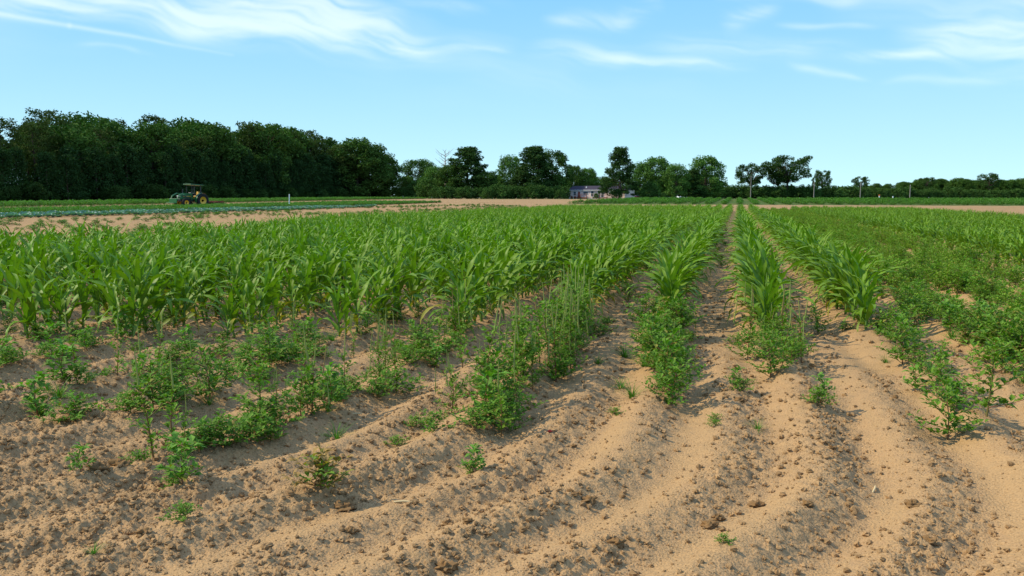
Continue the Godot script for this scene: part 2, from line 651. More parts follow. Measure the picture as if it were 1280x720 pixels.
func build_corn() -> void:
	var designs := []
	for k in 9:
		designs.append(corn_design(200 + k, 0.62 + 0.03 * (k % 4), k == 3 or k == 6))
	rng.seed = 31
	var plants := []
	for k in range(-17, 17):
		if k in [3, 4, 5]: continue
		var d: float = CORN_START[k] if k < 3 else 15.0 + 0.3 * (k - 6)
		var end := 76.0 + rng.randf_range(-1, 1)
		var j := 0
		while d < end:
			j += 1
			var x := row_x(k, d) + rng.randf_range(-0.045, 0.045)
			var s := rng.randf_range(0.82, 1.16) * (1.0 + 0.16 * n_low.get_noise_2d(x * 0.9 + 70.0, d * 0.9))
			if rng.randf() < 0.06: s *= 0.62
			if k < -2: s *= 0.98
			if j < 3: s *= 0.88
			if k > 3: s *= 0.8
			if d > 12.0: s *= 1.0 - 0.16 * smoothstep(12.0, 40.0, d)
			plants.append({"k": k, "d": d, "x": x, "j": j, "s": s, "r": rng.randf() * TAU, "v": rng.randi() % 9, "lx": rng.randf_range(-0.10, 0.16), "lz": rng.randf_range(-0.12, 0.12), "g": rng.randf_range(0.82, 1.18)})
			d += rng.randf_range(0.08, 0.17) * (1.0 + 0.5 * smoothstep(25.0, 50.0, d))
			if rng.randf() < 0.03: d += 0.25
	# the 300 that show largest stand as plants of their own
	for p in plants:
		var dd := depth_of(p.x, p.d)
		var px: float = 640.0 + 1006.0 * Vector3(p.x, 0, -p.d).dot(RIGHT) / dd
		var hide := 1.0
		p.rank = dd * (1.0 if px > -20 and px < 1300 else 5.0) + (0.0 if p.k >= -1 else -0.55 * (p.k + 1))
	var order := plants.duplicate()
	order.sort_custom(func(a, b): return a.rank < b.rank)
	var solo := {}
	for t in 300: solo[order[t]["k"] * 10000 + order[t]["j"]] = true
	var xf := []
	var cl := []
	for v in 9:
		xf.append([]); cl.append([])
	var protos := {}
	for p in plants:
		var bas := Basis.from_euler(Vector3(p.lz, p.r, p.lx)).scaled(Vector3(p.s, p.s, p.s))
		var t3 := Transform3D(bas, on_ground(p.x, p.d, 0.01))
		if not solo.has(p.k * 10000 + p.j):
			xf[p.v].append(t3)
			cl[p.v].append(Color(p.g, p.g * (0.97 + 0.06 * p.s), p.g))
			continue
		var o: Node3D
		if protos.has(p.v):
			o = protos[p.v].duplicate()
			o.name = numbered("corn_plant")
			add_child(o)
		else:
			o = thing("corn_plant", "", "corn plant")
			part("stalk", designs[p.v].stalk, o)
			for lf in designs[p.v].leaves: part("leaf", lf, o)
			protos[p.v] = o
		o.transform = t3
		tag(o, "young corn plant, %s from near end, %s" % [nth(p.j), row_words(p.k)], "corn plant", "corn plants in rows")
	var st := Node3D.new()
	st.name = "corn_stand"
	add_child(st)
	tag(st, "dense green stand of young corn running back in rows", "corn", "", "stuff")
	for v in 9: many("corn_plants", designs[v].whole, xf[v], cl[v], st)

# ------------------------------------------------------------------ weeds
func small_leaf(b: MB, p: Vector3, dir: Vector3, length: float, width: float, c: Color, droop: float) -> void:
	var side := dir.cross(Vector3.UP)
	side = side.normalized() if side.length() > 0.05 else Vector3.RIGHT
	var up := side.cross(dir).normalized()
	var m := p + dir * length * 0.45
	var tip := p + dir * length - Vector3.UP * droop * length
	b.col = c
	var f := up * width * 0.16
	var l := m - side * width * 0.5 + f
	var r := m + side * width * 0.5 + f
	b.tri(p, l, m)
	b.tri(l, tip, m)
	b.tri(p, m, r)
	b.tri(m, tip, r)

func weed_design(seed_: int, h: float, spread: float, branches: int, leaf: float, spikes: int, green: Color, upright := 0.8) -> Dictionary:
	var r := RandomNumberGenerator.new()
	r.seed = seed_
	var st := MB.new()
	var lf := MB.new()
	var red := Color(0.17, 0.05, 0.03)
	var grn := Color(0.12, 0.15, 0.04)
	var d := {"spikes": []}
	var axes := []
	var top := Vector3(r.randf_range(-0.12, 0.12) * h, h, r.randf_range(-0.12, 0.12) * h)
	var mid := top * 0.5 + Vector3(r.randf_range(-0.03, 0.03), 0, r.randf_range(-0.03, 0.03))
	st.col = red.lerp(grn, r.randf() * 0.7)
	st.tube([Vector3(0, -0.03, 0), mid, top], [0.003 + h * 0.006, 0.002 + h * 0.004, 0.001], 5, false)
	axes.append([Vector3.ZERO, mid, top])
	for k in branches:
		var t := (k + 0.4) / branches
		var from := mid * (t * 2.0) if t < 0.5 else mid.lerp(top, t * 2.0 - 1.0)
		var az := k * 2.4 + r.randf_range(-0.5, 0.5)
		var length := spread * (1.0 - 0.62 * t) * r.randf_range(0.75, 1.2)
		var rise_ := upright * r.randf_range(0.5, 1.1)
		var e := from + Vector3(cos(az) * length, rise_ * length * 0.85 + 0.01, sin(az) * length)
		var mm := from.lerp(e, 0.5) + Vector3(0, -0.04 * length, 0)
		st.col = red.lerp(grn, r.randf())
		st.tube([from, mm, e], [0.0024, 0.0017, 0.0008], 4, false)
		axes.append([from, mm, e])
	for a in axes:
		var length: float = a[0].distance_to(a[2])
		var cnt := int(clampf(length / (leaf * 0.17), 10, 40))
		for k in cnt:
			var t := lerpf(0.12, 1.0, (k + r.randf()) / cnt)
			var p: Vector3 = a[0].lerp(a[1], t * 2.0) if t < 0.5 else a[1].lerp(a[2], t * 2.0 - 1.0)
			var az := r.randf() * TAU
			var ax: Vector3 = (a[2] - a[0]).normalized()
			var dir: Vector3 = (Vector3(cos(az), r.randf_range(0.05, 0.7), sin(az)) + ax * 0.6).normalized()
			var L := leaf * r.randf_range(0.65, 1.4) * (1.0 - 0.3 * t)
			var g := r.randf_range(0.75, 1.25)
			var c := Color(green.r * g, green.g * g, green.b * g)
			if r.randf() < 0.04: c = Color(0.26, 0.24, 0.04)
			small_leaf(lf, p + dir * L * 0.3, dir, L, L * r.randf_range(0.46, 0.64), c, r.randf_range(0.1, 0.4))
	for k in spikes:
		var s := MB.new()
		s.col = Color(0.22, 0.27, 0.07) if r.randf() < 0.7 else Color(0.26, 0.19, 0.07)
		var a: Array = axes[0] if k == 0 else axes[1 + (r.randi() % branches)]
		var p: Vector3 = a[2]
		var L := h * r.randf_range(0.28, 0.6)
		var lean := Vector3(r.randf_range(-0.12, 0.12), 1, r.randf_range(-0.12, 0.12)).normalized()
		var path := []
		var rad := []
		for q in 11:
			path.append(p + lean * L * q / 10.0 - Vector3(0, 0.01, 0))
			rad.append(0.0055 * (1.0 - 0.65 * q / 10.0) * (1.25 if q % 2 else 0.8))
		s.tube(path, rad, 5)
		d.spikes.append(s.mesh(M.weed_stem))
	d.stem = st.mesh(M.weed_stem)
	d.foliage = lf.mesh(M.weed_leaf)
	# everything joined, for the far mass
	var w := MB.new()
	for p in [st, lf]:
		var o := w.v.size()
		w.v.append_array(p.v); w.n.append_array(p.n); w.c.append_array(p.c)
		for q in p.i: w.i.append(q + o)
	d.whole = w.mesh(M.weed_leaf)
	return d

func grass_design(seed_: int, h: float, blades: int) -> Dictionary:
	var r := RandomNumberGenerator.new()
	r.seed = seed_
	var b := MB.new()
	for k in blades:
		var az := r.randf() * TAU
		var out := Vector3(cos(az), 0, sin(az))
		var side := Vector3(-sin(az), 0, cos(az))
		var p := out * r.randf() * h * 0.12
		var L := h * r.randf_range(0.6, 1.25)
		var ang := r.randf_range(0.5, 1.4)
		var rows := []
		var cols := []
		var g := r.randf_range(0.8, 1.2)
		for s in 5:
			var w := 0.0032 * (1.0 - s / 4.2)
			rows.append([p - side * w, p + side * w])
			cols.append([Color(0.10 * g, 0.22 * g, 0.03), Color(0.10 * g, 0.22 * g, 0.03)])
			p += (out * cos(ang) + Vector3.UP * sin(ang)) * L / 4.0
			ang -= r.randf_range(0.15, 0.45)
		b.grid(rows, cols)
	return {"foliage": b.mesh(M.weed_leaf), "whole": b.mesh(M.weed_leaf), "spikes": []}

var weed_protos := {}
func weed(des: Dictionary, key: String, called: String, at: Vector3, turn: float, s: float, label: String, group: String, sy := 1.0) -> void:
	var o: Node3D
	if weed_protos.has(key):
		o = weed_protos[key].duplicate()
		o.name = numbered(called)
		add_child(o)
	else:
		o = thing(called, "", "weed")
		if des.has("stem"): part("stem", des.stem, o)
		part("foliage", des.foliage, o)
		for sp in des.spikes: part("flower_spike", sp, o)
		weed_protos[key] = o
	o.transform = Transform3D(Basis(Vector3.UP, turn).scaled(Vector3(s, s * sy, s)), at)
	tag(o, label, "weed", group)

func build_weeds() -> void:
	var g1 := Color(0.150, 0.265, 0.026)
	var g2 := Color(0.130, 0.245, 0.026)
	var g3 := Color(0.150, 0.290, 0.040)
	var D := {
		"tall": weed_design(301, 0.40, 0.19, 11, 0.055, 0, g1),
		"spiky": weed_design(302, 0.42, 0.18, 12, 0.048, 4, g1),
		"bushy": weed_design(303, 0.27, 0.22, 15, 0.050, 0, g2, 0.6),
		"low": weed_design(304, 0.13, 0.20, 14, 0.040, 0, g2, 0.3),
		"bright": weed_design(305, 0.22, 0.12, 8, 0.070, 0, g3, 0.5),
		"thin": weed_design(306, 0.34, 0.10, 6, 0.045, 1, g1),
		"spiky_bare": weed_design(307, 0.34, 0.13, 8, 0.040, 5, g1),
		"grass": grass_design(308, 0.16, 46),
	}
	var look := {"tall": ["pigweed", "tall leafy pigweed"], "spiky": ["pigweed", "pigweed with upright seed spikes"], "bushy": ["pigweed", "bushy dark green pigweed"], "low": ["spreading_weed", "low spreading weed"],
		"bright": ["broadleaf_weed", "bright broad-leaved weed"], "thin": ["pigweed", "thin stalky pigweed"], "spiky_bare": ["pigweed", "pigweed topped with many bare spikes"], "grass": ["grass_tuft", "tuft of crabgrass"]}
	# row, from, to, plants, side scatter, kinds
	var runs := [
		[2, 4.4, 7.7, 18, 0.15, ["bushy", "low", "tall", "bushy", "grass", "bright"]],
		[1, 5.55, 7.2, 16, 0.2, ["bushy", "spiky_bare", "low", "thin", "bushy"]],
		[0, 4.75, 7.7, 34, 0.2, ["bushy", "low", "bushy", "thin", "bushy", "grass", "low"]],
		[-1, 4.25, 7.4, 40, 0.19, ["spiky", "bushy", "tall", "spiky_bare", "spiky", "low", "spiky"]],
		[-1, 3.75, 4.3, 7, 0.12, ["bright", "low", "bushy", "thin"]],
		[-2, 3.55, 6.4, 28, 0.20, ["bushy", "thin", "low", "spiky_bare", "bright", "tall", "low"]],
		[-2, 2.95, 3.6, 9, 0.15, ["low", "thin", "low", "bright"]],
		[-3, 3.5, 6.0, 24, 0.2, ["low", "bright", "thin", "low", "grass", "bushy"]],
		[-4, 3.4, 5.7, 22, 0.2, ["low", "thin", "low", "bright", "grass"]],
		[-5, 3.6, 5.4, 15, 0.22, ["low", "bright", "low", "thin"]],
		[-3, 3.3, 6.0, 16, 0.8, ["low", "grass", "low", "thin"]],
		[-2, 3.2, 6.0, 10, 0.7, ["low", "grass", "thin"]],
		[0, 5.2, 7.4, 6, 0.5, ["grass", "low"]],
		[3, 6.0, 9.0, 20, 0.3, ["bushy", "low", "bushy", "grass", "bright"]]]
	rng.seed = 91
	var rows := {}
	for u in runs:
		for t in u[3]:
			var d: float = lerpf(u[1], u[2], (t + rng.randf()) / u[3])
			var x: float = row_x(u[0], d) + rng.randfn(0.0, u[4] * 0.6) + (0.13 if u[0] == -1 else 0.0)
			if not rows.has(u[0]): rows[u[0]] = []
			rows[u[0]].append([d, x, u[5][rng.randi() % u[5].size()], rng.randf_range(0.55, 1.1), rng.randf() * TAU])
	# single weeds, placed by eye: column, row in the picture, kind, size
	var singles := [
		[1024, 512, "bright", 0.62, "small upright weed standing alone before the centre row"],
		[1022, 516, "low", 0.6, "low weed at the foot of the lone upright weed"],
		[921, 488, "bright", 0.55, "small bright weed on the edge of the widest furrow"],
		[930, 490, "low", 0.55, "creeping weed beside the small bright weed"],
		[947, 531, "grass", 0.55, "tiny grass tuft on the bare centre ridge"],
		[894, 528, "low", 0.3, "tiny seedling on the bare ridge below the small bright weed"],
		[893, 537, "low", 0.25, "second tiny seedling on the bare centre ridge"],
		[592, 588, "bright", 0.5, "front-most small weed with a leafy base before the big clump"],
		[590, 586, "low", 0.35, "rosette at the foot of the front-most small weed"],
		[545, 542, "low", 0.7, "dark creeping weed left of the big spiked clump"],
		[520, 530, "low", 0.45, "small creeping weed farthest left of the big spiked clump"],
		[497, 553, "low", 0.38, "tiny round seedling left of the creeping weed"],
		[228, 610, "bright", 0.85, "pale-leaved weed nearest the lower left corner"],
		[222, 602, "low", 0.5, "rosette behind the pale-leaved weed"],
		[175, 577, "low", 0.5, "small weed on the left soil ridge"],
		[230, 660, "low", 0.42, "flat seedling on bare soil at lower left"],
		[118, 700, "grass", 0.35, "wisp of grass in the lower left corner"],
		[905, 688, "low", 0.22, "tiny seedling at the bottom right of centre"],
		[104, 604, "bright", 0.5, "pale weed at the left edge above the broken lump"],
		[835, 505, "grass", 0.6, "grass tuft at the near end of the left furrow row"],
		[770, 512, "low", 0.3, "seedling beside the near end of the left furrow row"]]
	for s in singles:
		var p := pixel_ground(s[0], s[1])
		weed(D[s[2]], s[2], look[s[2]][0], on_ground(p.x, p.y, 0.004), s[0] * 0.7, s[3], s[4], "weeds on the bare ground")
	for k in rows:
		rows[k].sort_custom(func(a, b): return a[0] < b[0])
		var j := 0
		for w in rows[k]:
			j += 1
			weed(D[w[2]], w[2], look[w[2]][0], on_ground(w[1], w[0], 0.006), w[4], w[3], "%s, %s from bare end, %s" % [look[w[2]][1], nth(j), row_words(k)], "weeds at the row ends")
	# weeds under and among the corn and the weedy strip
	var kinds := ["bushy", "low", "tall", "spiky_bare", "thin", "spiky"]
	var xf := {}
	var cl := {}
	for k in kinds:
		xf[k] = []; cl[k] = []
	for t in 5200:
		var d := 5.5 * exp(rng.randf() * log(54.0 / 5.5)) if t < 1400 else rng.randf_range(9.0, 75.0)
		var kk := rng.randf_range(2.75, 5.35)
		var x := row_x(kk, d) + rng.randf_range(-0.2, 0.2)
		var ph := row_phase(x, d)
		if rng.randf() > 0.52 + 0.5 * cos(TAU * ph) + 0.25 * smoothstep(12.0, 26.0, d) + 0.9 * n_low.get_noise_2d(x * 0.7, d * 0.5): continue
		var key: String = kinds[rng.randi() % (6 if d > 11.0 else 2)]
		var s := rng.randf_range(0.5, 0.9)
		var w := rng.randf_range(0.95, 1.4)
		xf[key].append(Transform3D(Basis(Vector3.UP, rng.randf() * TAU).scaled(Vector3(s, s, s)), on_ground(x, d, 0.01)))
		cl[key].append(Color(w * rng.randf_range(0.95, 1.2), w, w))
	for t in 800:
		var k := rng.randi_range(-13, 2)
		var d := rng.randf_range(CORN_START[k] - 0.3, 30.0)
		var x := row_x(k, d) + rng.randfn(0.0, 0.16)
		var key: String = ["low", "bushy"][rng.randi() % 2]
		var s := rng.randf_range(0.45, 0.8)
		xf[key].append(Transform3D(Basis(Vector3.UP, rng.randf() * TAU).scaled(Vector3(s, s, s)), on_ground(x, d, 0.01)))
		cl[key].append(Color(1, 1, 1))
	var o := Node3D.new()
	o.name = "weed_cover"
	add_child(o)
	tag(o, "mixed green weeds filling the strip beside the corn", "weeds", "", "stuff")
	for k in kinds: many("weeds", D[k].whole, xf[k], cl[k], o)
	# the withered weed
	var wd := weed_design(320, 0.13, 0.13, 11, 0.048, 0, Color(0.40, 0.25, 0.09), 0.7)
	var wg := weed_design(321, 0.10, 0.10, 5, 0.045, 0, Color(0.17, 0.29, 0.04), 0.6)
	var p2 := pixel_ground(402, 622)
	var o2 := thing("withered_weed", "withered brown and yellow weed alone on the bare soil", "weed", on_ground(p2.x, p2.y, 0.005))
	part("stem", wd.stem, o2)
	part("foliage", wd.foliage, o2)
	part("green_foliage", wg.foliage, o2)
	# scraps
	var scraps := [[445, 514, 0.065, 0.5, "straw", "straw_piece", "pale bit of straw on soil above the withered weed"], [960, 612, 0.0, 0.9, "", "", ""], [1093, 600, 0.09, 1.3, "straw", "straw_piece", "bent straw in the right furrow"],
		[505, 633, 0.08, 0.2, "straw", "straw_piece", "thin straw lying on crumbly slope"], [687, 546, 0.03, 0.3, "red_leaf", "fallen_leaf", "small red leaf on the shaded ridge flank"]]
	for s in scraps:
		if s[4] == "": continue
		var q := pixel_ground(s[0], s[1])
		var b := MB.new()
		var L: float = s[2]
		b.tube([Vector3(-L / 2, 0, 0), Vector3(0, 0.006, 0.004), Vector3(L / 2, 0.002, 0)], [0.004, 0.005, 0.003] if s[4] == "straw" else [0.002, 0.009, 0.002], 5)
		var o3 := part(numbered(s[5]), b.mesh(M[s[4]]), self)
		o3.position = on_ground(q.x, q.y, -0.004)
		o3.rotation.y = s[3]
		tag(o3, s[6], "straw" if s[4] == "straw" else "leaf")

# ------------------------------------------------------------------ far crops
func build_crops() -> void:
	rng.seed = 17
	# blue-green cabbages: a rosette of broad leaves
	var cab := MB.new()
	for k in 14:
		var az := k * 2.4
		var t := k / 13.0
		var out := Vector3(cos(az), 0, sin(az))
		var side := Vector3(-sin(az), 0, cos(az))
		var g := rng.randf_range(0.8, 1.25)
		cab.col = Color(0.17 * g, 0.28 * g, 0.26 * g)
		var L := lerpf(0.34, 0.16, t)
		var lift := lerpf(0.35, 1.3, t)
		var dir := out * cos(lift) + Vector3.UP * sin(lift)
		var p := Vector3(0, 0.04, 0)
		var w := L * 0.45
		var mm := p + dir * L * 0.5 - Vector3(0, 0.02, 0)
		var ll := mm - side * w + Vector3(0, 0.05, 0)
		var rr := mm + side * w + Vector3(0, 0.05, 0)
		cab.tri(p, ll, mm)
		cab.tri(ll, p + dir * L, mm)
		cab.tri(p, mm, rr)
		cab.tri(mm, p + dir * L, rr)
	var cabbage := cab.mesh(M.crop_leaf)
	var xf := []
	var cl := []
	for r in 6:
		var cc := -42.5 - r * 1.0
		var d := 30.0
		while d < 86.0 - r:
			var x: float = cc * 0.9627 + rng.randf_range(-0.1, 0.1)
			var s := rng.randf_range(0.8, 1.7)
			xf.append(Transform3D(Basis(Vector3.UP, rng.randf() * TAU).scaled(Vector3(s, s, s)), on_ground(x, d, 0.02)))
			var w := rng.randf_range(0.8, 1.2)
			cl.append(Color(w, w, w))
			d += rng.randf_range(0.42, 0.75)
	var o := many("cabbage_rows", cabbage, xf, cl, self)
	tag(o, "narrow rows of blue-green cabbages in front of the tractor", "cabbages", "", "stuff")
	# low leafy rows and soybeans, by clump
	var tuft := weed_design(410, 0.34, 0.30, 9, 0.13, 0, Color(0.095, 0.215, 0.035), 0.7)
	var parts := [
		["leafy_crop_rows", "low green crop rows behind the cabbages near tractor", -49.2, -63.5, 0.95, 18.0, 125.0, 0.36],
		["leafy_crop_strip", "far green crop strip between tractor and dark wood", -84.0, -106.0, 1.6, 20.0, 205.0, 0.7],
		["soybean_field", "flat green soybean field beyond the sandy track", -25.0, 190.0, 2.3, 118.0, 205.0, 1.15]]
	for p in parts:
		xf = []; cl = []
		var cc: float = p[2]
		while absf(cc - p[2]) < absf(p[3] - p[2]):
			var d: float = p[5] + rng.randf_range(-1, 1)
			while d < p[6]:
				var x: float = cc * 0.9627 + rng.randf_range(-0.25, 0.25)
				var dd := depth_of(x, d)
				var px := 640.0 + 1006.0 * Vector3(x, 0, -d).dot(RIGHT) / dd
				if px > -60 and px < 1340:
					var s := rng.randf_range(0.8, 1.3) * (1.4 if p[4] > 1.3 else 1.0)
					xf.append(Transform3D(Basis(Vector3.UP, rng.randf() * TAU).scaled(Vector3(s, s * 0.9, s)), Vector3(x, rise(x, d) - 0.03, -d)))
					var w := rng.randf_range(0.75, 1.25)
					cl.append(Color(w * 1.05, w, w))
				d += p[7] * rng.randf_range(0.7, 1.3)
			cc += signf(p[3] - p[2]) * p[4]
		var o2 := many(numbered(p[0]), tuft.whole, xf, cl, self)
		tag(o2, p[1], "crop", "", "stuff")
	# scattered weeds on the sandy headland left of the corn
	xf = []; cl = []
	for t in 1900:
		var d := rng.randf_range(12.0, 110.0)
		var x := rng.randf_range(-42.0, -16.0)
		if n_low.get_noise_2d(x * 0.12 + 9.0, d * 0.08) < -0.08: continue
		var s := rng.randf_range(0.4, 0.9)
		xf.append(Transform3D(Basis(Vector3.UP, rng.randf() * TAU).scaled(Vector3(s, s * 0.6, s)), on_ground(x, d, 0.02)))
		var w := rng.randf_range(0.8, 1.2)
		cl.append(Color(w * 1.2, w, w))
	var o4 := many("headland_weeds", tuft.whole, xf, cl, self)
	tag(o4, "sparse low weeds on the bare strip left of the corn", "weeds", "", "stuff")

# ------------------------------------------------------------------ trees
func leaf_clump(b: MB, r: RandomNumberGenerator, ctr: Vector3, rad: float, count: int, size: float, c: Color, flat := 0.8) -> void:
	for k in count:
		var v := Vector3(r.randfn(), r.randfn() * flat, r.randfn()).normalized() * rad * pow(r.randf(), 0.4)
		v.y *= flat
		var a := Vector3(r.randfn(), r.randfn(), r.randfn()).normalized()
		var u := a.cross(Vector3(r.randfn(), r.randfn(), r.randfn())).normalized()
		var s := size * r.randf_range(0.6, 1.3)
		var g := r.randf_range(0.75, 1.25)
		b.col = Color(c.r * g, c.g * g, c.b * g)
		var p := ctr + v
		b.quad(p - a * s, p - u * s * 0.45, p + a * s, p + u * s * 0.45)

# unit designs, real metres; returns {trunk, crown, h}
func tree_design(kind: String, seed_: int) -> Dictionary:
	var r := RandomNumberGenerator.new()
	r.seed = seed_
	var tr := MB.new()
	var cr := MB.new()
	var h := 16.0
	tr.col = Color(0.085, 0.065, 0.05)
	match kind:
		"hardwood", "lighthardwood":
			var light := 1.55 if kind == "lighthardwood" else 1.0
			var w := r.randf_range(5.6, 6.6)
			tr.tube([Vector3(0, -0.3, 0), Vector3(0.1, 3.0, 0), Vector3(0.2, 9.0, 0.1), Vector3(0, 13.5, 0)], [0.38, 0.28, 0.17, 0.05], 7)
			for k in 62:
				var az := k * 2.4 + r.randf_range(-0.4, 0.4)
				var t := pow((k + 0.5) / 62.0, 0.9)
				var y := lerpf(1.4, 15.0, t)
				var env := w * sqrt(maxf(0.05, 1.0 - pow((t - 0.42) / 0.62, 2.0)))
				var q := Vector3(cos(az), 0, sin(az)) * env * r.randf_range(0.45, 1.02) + Vector3(0, y, 0)
				tr.tube([Vector3(0.1, y * 0.72, 0), q], [0.07, 0.02], 4, false)
				var g := r.randf_range(0.8, 1.2)
				leaf_clump(cr, r, q, r.randf_range(1.3, 2.2), 190, 0.30, Color(0.062 * g * light, 0.118 * g * light, 0.024 * g * light))
		"pine":
			tr.tube([Vector3(0, -0.3, 0), Vector3(0.15, 6.0, 0), Vector3(0, 15.4, 0)], [0.30, 0.21, 0.04], 7)
			for k in 70:
				var az := k * 2.4 + r.randf_range(-0.5, 0.5)
				var t := (k + 0.5) / 70.0
				var y := lerpf(1.3, 15.5, t)
				var env := lerpf(5.6, 1.0, pow(t, 1.2)) * r.randf_range(0.4, 1.12)
				var q := Vector3(cos(az), 0, sin(az)) * env + Vector3(0, y, 0)
				tr.tube([Vector3(0.08, y - 0.4, 0), q], [0.06, 0.02], 4, false)
				var g := r.randf_range(0.8, 1.2)
				leaf_clump(cr, r, q, r.randf_range(1.1, 1.8), 190, 0.27, Color(0.042 * g, 0.082 * g, 0.022 * g), 0.6)
		"tallpine":   # woodland pine: bare lower trunk, rounded ragged head
			tr.tube([Vector3(0, -0.3, 0), Vector3(-0.1, 8.0, 0.1), Vector3(0, 17.2, 0)], [0.27, 0.2, 0.04], 7)
			h = 18.0
			for k in 36:
				var az := k * 2.4 + r.randf_range(-0.5, 0.5)
				var t := (k + 0.5) / 36.0
				var y := lerpf(7.0, 17.0, t)
				var env := 3.5 * sqrt(maxf(0.06, 1.0 - pow((t - 0.45) / 0.66, 2.0))) * r.randf_range(0.3, 1.1)
				var q := Vector3(cos(az), 0, sin(az)) * env + Vector3(0, y, 0)
				tr.tube([Vector3(0, y - 0.6, 0), q], [0.06, 0.02], 4, false)
				var g := r.randf_range(0.75, 1.25)
				leaf_clump(cr, r, q, r.randf_range(0.9, 1.5), 105, 0.25, Color(0.066 * g, 0.098 * g, 0.024 * g), 0.7)
		"cedar":
			h = 11.0
			tr.tube([Vector3(0, -0.3, 0), Vector3(0, 10.4, 0)], [0.2, 0.03], 6)
			for k in 56:
				var az := k * 2.4 + r.randf_range(-0.3, 0.3)
				var t := (k + 0.5) / 56.0
				var y := lerpf(0.5, 10.4, t)
				var env := 2.9 * pow(1.0 - t * 0.93, 0.62) * r.randf_range(0.55, 1.05)
				var q := Vector3(cos(az), 0, sin(az)) * env + Vector3(0, y, 0)
				var g := r.randf_range(0.8, 1.2)
				leaf_clump(cr, r, q, r.randf_range(0.7, 1.1), 80, 0.22, Color(0.030 * g, 0.066 * g, 0.020 * g), 1.0)
		"openoak":
			h = 13.0
			tr.tube([Vector3(0, -0.3, 0), Vector3(0.1, 3.0, 0), Vector3(0, 6.0, 0)], [0.35, 0.27, 0.2], 7)
			for k in 44:
				var az := k * 2.4 + r.randf_range(-0.5, 0.5)
				var t := (k + 0.5) / 44.0
				var y := lerpf(5.4, 12.2, t)
				var env := 5.6 * sqrt(maxf(0.05, 1.0 - pow((t - 0.55) / 0.7, 2.0))) * r.randf_range(0.45, 1.1)
				var q := Vector3(cos(az), 0, sin(az)) * env + Vector3(0, y, 0)
				tr.tube([Vector3(0, 4.5 + t * 1.4, 0), q * Vector3(0.5, 1, 0.5) - Vector3(0, 0.8, 0), q], [0.13, 0.08, 0.03], 4, false)
				var g := r.randf_range(0.8, 1.2)
				leaf_clump(cr, r, q, r.randf_range(1.1, 1.7), 170, 0.25, Color(0.045 * g, 0.088 * g, 0.022 * g), 0.65)
		"bush":
			h = 4.0
			for k in 5:
				var a := k * 1.26
				tr.tube([Vector3(0, -0.2, 0), Vector3(cos(a) * 0.7, 2.2, sin(a) * 0.7)], [0.07, 0.02], 4, false)
			for k in 24:
				var az := k * 2.4
				var t := (k + 0.5) / 24.0
				var env := 2.6 * sqrt(1.0 - t * t * 0.9) * r.randf_range(0.4, 1.05)
				var q := Vector3(cos(az) * env, lerpf(0.4, 3.5, t), sin(az) * env)
				var g := r.randf_range(0.75, 1.25)
				leaf_clump(cr, r, q, r.randf_range(0.6, 1.0), 90, 0.2, Color(0.058 * g, 0.112 * g, 0.026 * g), 0.9)
		"snag":
			h = 12.0
			tr.col = Color(0.34, 0.31, 0.28)
			tr.tube([Vector3(0, -0.3, 0), Vector3(0.1, 7.0, 0), Vector3(0, 12, 0)], [0.22, 0.15, 0.03], 6)
			for k in 22:
				var az := k * 2.4
				var y := lerpf(5.0, 11.4, k / 22.0)
				var L := r.randf_range(1.0, 2.6)
				var m := Vector3(cos(az) * L * 0.5, y + L * 0.25, sin(az) * L * 0.5)
				var e := Vector3(cos(az + 0.3) * L, y + L * 0.75, sin(az + 0.3) * L)
				tr.tube([Vector3(0, y, 0), m, e], [0.08, 0.05, 0.02], 4, false)
				tr.tube([m, m + Vector3(cos(az - 0.8), 0.9, sin(az - 0.8)) * 0.8], [0.04, 0.015], 4, false)
	return {"trunk": tr.mesh(M.bark), "crown": cr.mesh(M.foliage) if cr.v.size() > 0 else null, "h": h}

var tree_set := {}
func tree(kind: String, variant: int, called: String, label: String, group: String, px: float, dist: float, height: float, wide := 1.0, crown_mesh: Mesh = null) -> Node3D:
	var key := "%s%d" % [kind, variant]
	if not tree_set.has(key): tree_set[key] = tree_design(kind, hash(kind) % 1000 + variant * 7)
	var d: Dictionary = tree_set[key]
	var o := thing(called, label, "shrub" if kind == "bush" else "tree", far_spot(px, dist), 0.0, group)
	var s: float = height / d.h
	o.transform.basis = Basis(Vector3.UP, px * 0.37 + variant).scaled(Vector3(s * wide, s, s * wide))
	part("trunk", d.trunk, o)
	if d.crown: part("crown", d.crown, o)
	return o

